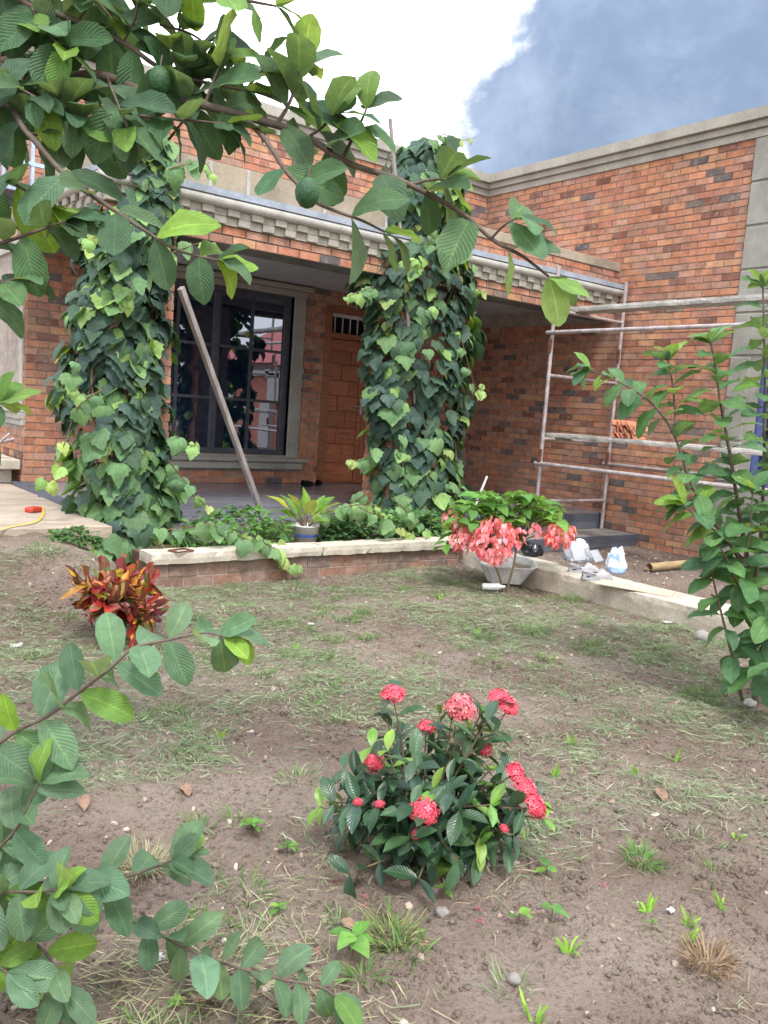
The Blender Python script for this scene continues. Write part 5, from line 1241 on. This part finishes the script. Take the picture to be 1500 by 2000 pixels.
def tuft_rows(c, r, n, L0, L1, cols, w0=.0012, w1=.0024, flop=.8):
    o = []
    for i in range(n):
        g = ru(0, 2 * math.pi); q = r * math.sqrt(rnd()); x, y = c[0] + q * math.cos(g), c[1] + q * math.sin(g); cc = random.choice(cols); f = ru(.75, 1.2); g2 = g + ru(-.6, .6)
        o.append((x, y, zg(x, y) - .005, math.cos(g2) * flop * ru(.3, 1), math.sin(g2) * flop * ru(.3, 1), ru(.5, 1), ru(L0, L1), ru(w0, w1), ru(-.7, -.2), ru(-.25, .25), cc[0] * f, cc[1] * f, cc[2] * f, ru(-.6, .6)))
    return o
rows = []
for i in range(260):
    x, y = ru(.2, 5.7), ru(1.4, 6.1)
    if not in_view(x, y) or noise.noise(Vector((x, y, 4)) * 1.1) + ru(-.5, .5) < -.15 + (.3 if y + .75 * x < 3.2 else 0): continue
    rows += tuft_rows((x, y), ru(.03, .10), random.randint(25, 70), .04, .12, random.choice([LIVE, LIVE, HAY + LIVE]))
blades('grass', rows, grass_m, label='short living grass tussocks growing through the clippings')
TUFTS = [(770, 1815, .055, 220, .07, .14, [(.20, .24, .09), (.34, .30, .17), (.14, .20, .07)], 'straw tipped green grass tuft before the ixora bush'),
         (1385, 1870, .05, 200, .06, .13, [(.30, .20, .13), (.24, .16, .10), (.36, .26, .17)], 'dry brown grass tuft alone on bare soil'),
         (1255, 1675, .05, 160, .05, .11, LIVE, 'small green grass tuft beside wilted leaves on bare soil'),
         (1372, 1358, .10, 200, .07, .13, LIVE, 'green grass tuft at the foot of the young guava'),
         (1040, 1235, .10, 150, .07, .13, LIVE, 'round green grass tuft closest to the galvanised tub'),
         (1120, 1170, .10, 150, .07, .13, LIVE, 'green grass tuft beside the kerb wall'),
         (275, 1690, .05, 180, .08, .17, STRAW, 'straw coloured grass tuft beside the guava sapling'),
         (1160, 1255, .08, 130, .06, .12, LIVE, 'green grass tuft amid thick clippings'),
         (400, 1810, .09, 260, .02, .05, LIVE, 'mossy green turf patch under the guava sapling')]
for (u, v, r, n, L0, L1, cols, lab) in TUFTS:
    p = gp(u, v); blades('grass_tuft', tuft_rows((p.x, p.y), r, n, L0, L1, cols), grass_m, kind=None, label=lab, cat='grass', group='grass tufts')
p = gp(95, 1085, .3)
blades('grass_tuft', tuft_rows((1.75, 6.1), .12, 200, .06, .14, HAY + LIVE), grass_m, kind=None, label='rough grass tuft by the corner of the slab', cat='grass', group='grass tufts')
rows = []
for i in range(260):
    g = ru(0, 6.28); x, y = 3.92 + ru(-.16, .16), 6.68 + ru(-.12, .12)
    rows.append((x, y, .19, math.cos(g) * .5, math.sin(g) * .5, 1, ru(.15, .38), ru(.002, .0035), ru(-.3, 0), ru(-.3, .3), *[q * ru(.8, 1.2) for q in (.15, .27, .08)], ru(-.6, .6)))
blades('feathery_weed', rows, grass_m, kind=None, label='feathery light green weed at the foot of the leaning board', cat='weed')
rows = []
for i in range(70):
    g = ru(0, 6.28); x, y = 3.15 + ru(-.3, .3), 6.5 + ru(-.05, .2)
    rows.append((x, y, .2, math.cos(g) * .6, math.sin(g) * .6, 1, ru(.2, .42), ru(.003, .006), ru(-.8, -.2), ru(-.3, .3), *[q * ru(.8, 1.2) for q in (.13, .26, .07)], ru(-.6, .6)))
blades('tall_grass', rows, grass_m, kind=None, label='tall green grass weed in the planter beside the small rusty frame', cat='grass')
SPR = [(1110, 1850), (1265, 1765), (1345, 1800), (1410, 1775), (1045, 1985), (1240, 1500), (1115, 1450), (575, 1260), (430, 1440), (860, 1170), (1085, 1505), (1440, 1640), (1345, 1825), (930, 1240), (1320, 1470)]
for i, (u, v) in enumerate(SPR):
    p = gp(u, v); blades('grass_sprout', tuft_rows((p.x, p.y), .012, 9, .05, .11, [(.22, .40, .05), (.18, .34, .05)], .003, .0055, .4), grass_m, kind=None, label='bright green young grass shoot sprouting from the soil', cat='grass shoot', group='young grass shoots')
SEED = [(490, 1625, .055, 9, 'clump of oval leaved seedlings beside thick clippings'), (562, 1655, .04, 5, 'small oval leaved seedling before the oval leaved clump'), (872, 1700, .075, 5, 'broad leaved seedling at the foot of the ixora bush'), (868, 1745, .045, 4, 'shaded seedling under the broad leaved one'), (690, 1850, .075, 6, 'bright green broad leaved seedling at the tip of the guava sapling branch'), (1068, 1700, .05, 4, 'ixora seedling with yellow green leaves on bare soil'), (1078, 1785, .055, 3, 'seedling with one folded grey leaf and lime leaves'), (820, 1705, .03, 4, 'tiny seedling with lime green leaves under the ixora bush'), (545, 1775, .035, 5, 'wilted pale cutting lying on bare soil'), (1015, 1785, .045, 3, 'lone round green leaf seedling on bare soil'), (60, 1960, .07, 9, 'leafy light green weed under the guava sapling'), (345, 1958, .025, 7, 'little clover like weed beside the dry curled leaf'), (1275, 1800, .035, 2, 'pair of grey green seedling leaves on bare soil'), (820, 1815, .03, 5, 'small clover like weed beside the straw tipped tuft')]
for (u, v, L, n, lab) in SEED:
    p = gp(u, v); p.z = zg(p.x, p.y); sd = thing('weed_seedling', p, lab, 'seedling', 'seedlings on the bare soil'); h = L * .9
    MB().tube([p - Vector((0, 0, .01)), p + Vector((0, 0, h))], .002, 5).build('stem', stem_m, sd)
    for i in range(n):
        g = i * 2.4 + ru(-.3, .3); dr = Vector((math.cos(g), math.sin(g), ru(-.1, .6))); put_leaf(sd, basis(p + Vector((0, 0, h * ru(.6, 1))), dr, Vector((0, 0, 1)) + rdir() * .3, L * ru(.8, 1.2)), random.choice(OM), jit(random.choice([(.14, .30, .06), (.11, .24, .06), (.18, .33, .06)])))
# stones and crumbs of soil
mb = MB(); ico = bmesh.new(); bmesh.ops.create_icosphere(ico, subdivisions=1, radius=1); IV = [v.co.copy() for v in ico.verts]; IFc = [[v.index for v in f.verts] for f in ico.faces]; ico.free()
cnt = 0
while cnt < 5200:
    x, y = ru(.2, 9.0), ru(1.0, 6.3)
    if not in_view(x, y) or 5.83 < x < 6.32: continue
    cnt += 1; r = .0028 + .012 * rnd() ** 5 + (.006 * rnd() if x > 6.3 else 0)
    z = zg(x, y); M = Matrix.Translation((x, y, z + r * .25)) @ Matrix.Rotation(ru(0, 6), 4, rdir()) @ Matrix.Diagonal((r * ru(.8, 1.5), r * ru(.7, 1.1), r * ru(.5, .9), 1))
    t = random.choice([(.30, .225, .18), (.36, .28, .23), (.24, .18, .14), (.46, .39, .33)] + ([(.42, .36, .30)] if x > 6.3 else []))
    mb.add([M @ (v * ru(.8, 1.2)) for v in IV], IFc, None, t, r < .006)
tag(mb.build('pebbles', stone_m, None, recalc=False), 'scattered pebbles lying on the soil', kind='stuff')
OV = np.array([(1, 0, 0), (-1, 0, 0), (0, 1, 0), (0, -1, 0), (0, 0, 1), (0, 0, -1)], float); OFc = np.array([(0, 2, 4), (2, 1, 4), (1, 3, 4), (3, 0, 4), (2, 0, 5), (1, 2, 5), (3, 1, 5), (0, 3, 5)])
pts_ = []
while len(pts_) < 42000:
    x = ru(-.1, 5.8); y = .9 + 5.2 * rnd() ** 1.5
    if not in_view(x, y) or noise.noise(Vector((x * 1.9, y * 1.9, 31))) + .6 * noise.noise(Vector((x * 6, y * 6, 3))) < random.gauss(-.05, .25): continue
    pts_.append((x, y, zg(x, y)))
C_ = np.array(pts_); n_ = len(C_); sz = (.0026 + .0125 * rng.random(n_) ** 4)[:, None, None]
Vc = OV[None] * (.55 + .75 * rng.random((n_, 6, 3))) + .28 * (rng.random((n_, 6, 3)) - .5); g = rng.random(n_) * 6.28
cs, sn = np.cos(g)[:, None], np.sin(g)[:, None]; xr = Vc[..., 0] * cs - Vc[..., 1] * sn; yr = Vc[..., 0] * sn + Vc[..., 1] * cs
Vc = np.stack([xr, yr, Vc[..., 2] * .75], -1) * sz + C_[:, None, :]; o_ = Vc.reshape(-1, 3).mean(0)
Fc = (np.arange(n_) * 6)[:, None, None] + OFc[None]; me = bpy.data.meshes.new('soil_crumbs'); me.vertices.add(n_ * 6); me.vertices.foreach_set('co', (Vc.reshape(-1, 3) - o_).astype(np.float32).ravel())
me.loops.add(n_ * 24); me.loops.foreach_set('vertex_index', Fc.reshape(-1).astype(np.int32)); me.polygons.add(n_ * 8)
me.polygons.foreach_set('loop_start', np.arange(0, n_ * 24, 3, dtype=np.int32)); me.polygons.foreach_set('loop_total', np.full(n_ * 8, 3, dtype=np.int32))
me.materials.append(soil_m); me.update(calc_edges=True); tag(link('soil_crumbs', me, None, o_), 'loose crumbs and clods of brown soil', kind='stuff')
for (u, v, r, lab) in ((1465, 1372, .035, 'round white stone at the foot of the young guava'), (865, 1772, .022, 'pinkish stone below the ixora bush'), (1372, 1250, .07, 'grey brown stone lying at the foot of the kerb'), (1005, 1905, .02, 'small brown stone on bare soil')):
    p = gp(u, v); bm = bmesh.new(); bmesh.ops.create_icosphere(bm, subdivisions=3, radius=r)
    for q in bm.verts: q.co *= 1 + .25 * noise.noise(q.co / r * 1.3 + Vector((u, 0, 0))); q.co.z *= .75
    me = bpy.data.meshes.new('stone'); bm.to_mesh(me); bm.free(); me.materials.append(litter_m if 'white' in lab else dust_m); me.polygons.foreach_set('use_smooth', [True] * len(me.polygons))
    tag(link('stone', me, None, (p.x, p.y, zg(p.x, p.y) + r * .3)), lab, 'stone')
# fallen leaves, petals, litter
DLM = [mesh_of(leaf_tpl(w_guava, .9, .3, .3, nv=7), 'dry_leaf', dryleaf_m), mesh_of(leaf_tpl(w_guava, 1.4, -.3, .2, nv=7), 'dry_leaf', dryleaf_m)]
for (u, v, lab) in ((375, 1955, 'curled brown guava leaf under the sapling branch'), (165, 1590, 'curled grey brown leaf beside the clippings'), (665, 1785, 'brown dry leaf on bare soil before the straw tipped tuft'), (215, 1395, 'small dry leaf by the sapling branch'), (1300, 1560, 'folded dry leaf in the clippings'), (355, 1535, 'orange dry leaf on bare soil')):
    p = gp(u, v); g = ru(0, 6.28); o = link('fallen_leaf', random.choice(DLM), None, mw=basis((p.x, p.y, zg(p.x, p.y) + .012), (math.cos(g), math.sin(g), .05), (0, 0, 1), (.085, ru(.08, .1), .045))); tag(o, lab, 'leaf')
PM = floret_head(.012, 3, CORAL).mesh('floret', flower_m)
for (u, v) in ((703, 1640), (658, 1712), (714, 1740), (1020, 1692), (935, 1765), (830, 1838), (712, 1760), (1180, 1722), (935, 1330), (955, 1335), (620, 1842), (940, 1785), (985, 1615)):
    p = gp(u, v); tag(link('fallen_floret', PM, None, mw=Matrix.Translation((p.x, p.y, zg(p.x, p.y) + .008)) @ Matrix.Diagonal((1.2, 1.2, .8, 1))), 'tiny red floret fallen on the soil around the ixora bush', 'floret', 'fallen red florets')
for (u, v, s_, lab) in ((1303, 1218, .045, 'torn scrap of white plastic at the foot of the kerb'), (32, 1258, .045, 'crumpled grey white scrap of plastic near the croton'), (608, 1218, .03, 'tiny pale blue scrap in the clippings'), (1012, 1182, .04, 'cream scrap of paper beside the tub'), (300, 1870, .035, 'muddy white scrap under the guava sapling'), (1312, 1765, .018, 'white bit of rubbish on bare soil')):
    p = gp(u, v); bm = bmesh.new(); bmesh.ops.create_grid(bm, x_segments=7, y_segments=6, size=s_)
    for q in bm.verts: q.co.z = .35 * s_ * noise.noise(Vector((q.co.x / s_ * 2.2 + u, q.co.y / s_ * 2.2, 0))) + s_ * .15; q.co.y *= .7; q.co.xy *= .65 + .9 * abs(noise.noise(Vector((math.atan2(q.co.y, q.co.x + 1e-6) * 1.3, u, 0))))
    me = bpy.data.meshes.new('scrap'); bm.to_mesh(me); bm.free(); me.materials.append(litter_m); tag(link('plastic_scrap', me, None, (p.x, p.y, zg(p.x, p.y) + .006)), lab, 'litter')

# ------------------------------------------------------------------ what the windows mirror: boundary wall and neighbour
bwall = thing('boundary_wall', (13.5, -4, 0), 'brick boundary wall with rendered piers beyond the drive', 'wall')
MB().box((13.4, -14, 0), (13.6, 4.0, 2.3)).build('panel', brick_a, bwall)
bwall.children[0].data.attributes['tint'].data.foreach_set('color', [.42, .15, .10, 1] * len(bwall.children[0].data.polygons))
for y in range(-13, 5, 3): MB().box((13.3, y - .35, 0), (13.7, y + .35, 2.5)).build('pier', pipe_m, bwall)
MB().box((13.3, -14, 2.301), (13.7, 4.2, 2.45)).build('coping', pipe_m, bwall)
nb = thing('neighbour_house', (19, -5, 0), 'white neighbouring house with red sheet roof', 'house')
MB().box((17, -14, 0), (23, 5, 3.0)).build('wall', pipe_m, nb)
MB().prism([(16.4, 3.0), (23.6, 3.0), (20, 5.0)], -14.6, 5.6, 'Y').build('roof', roofred_m, nb)
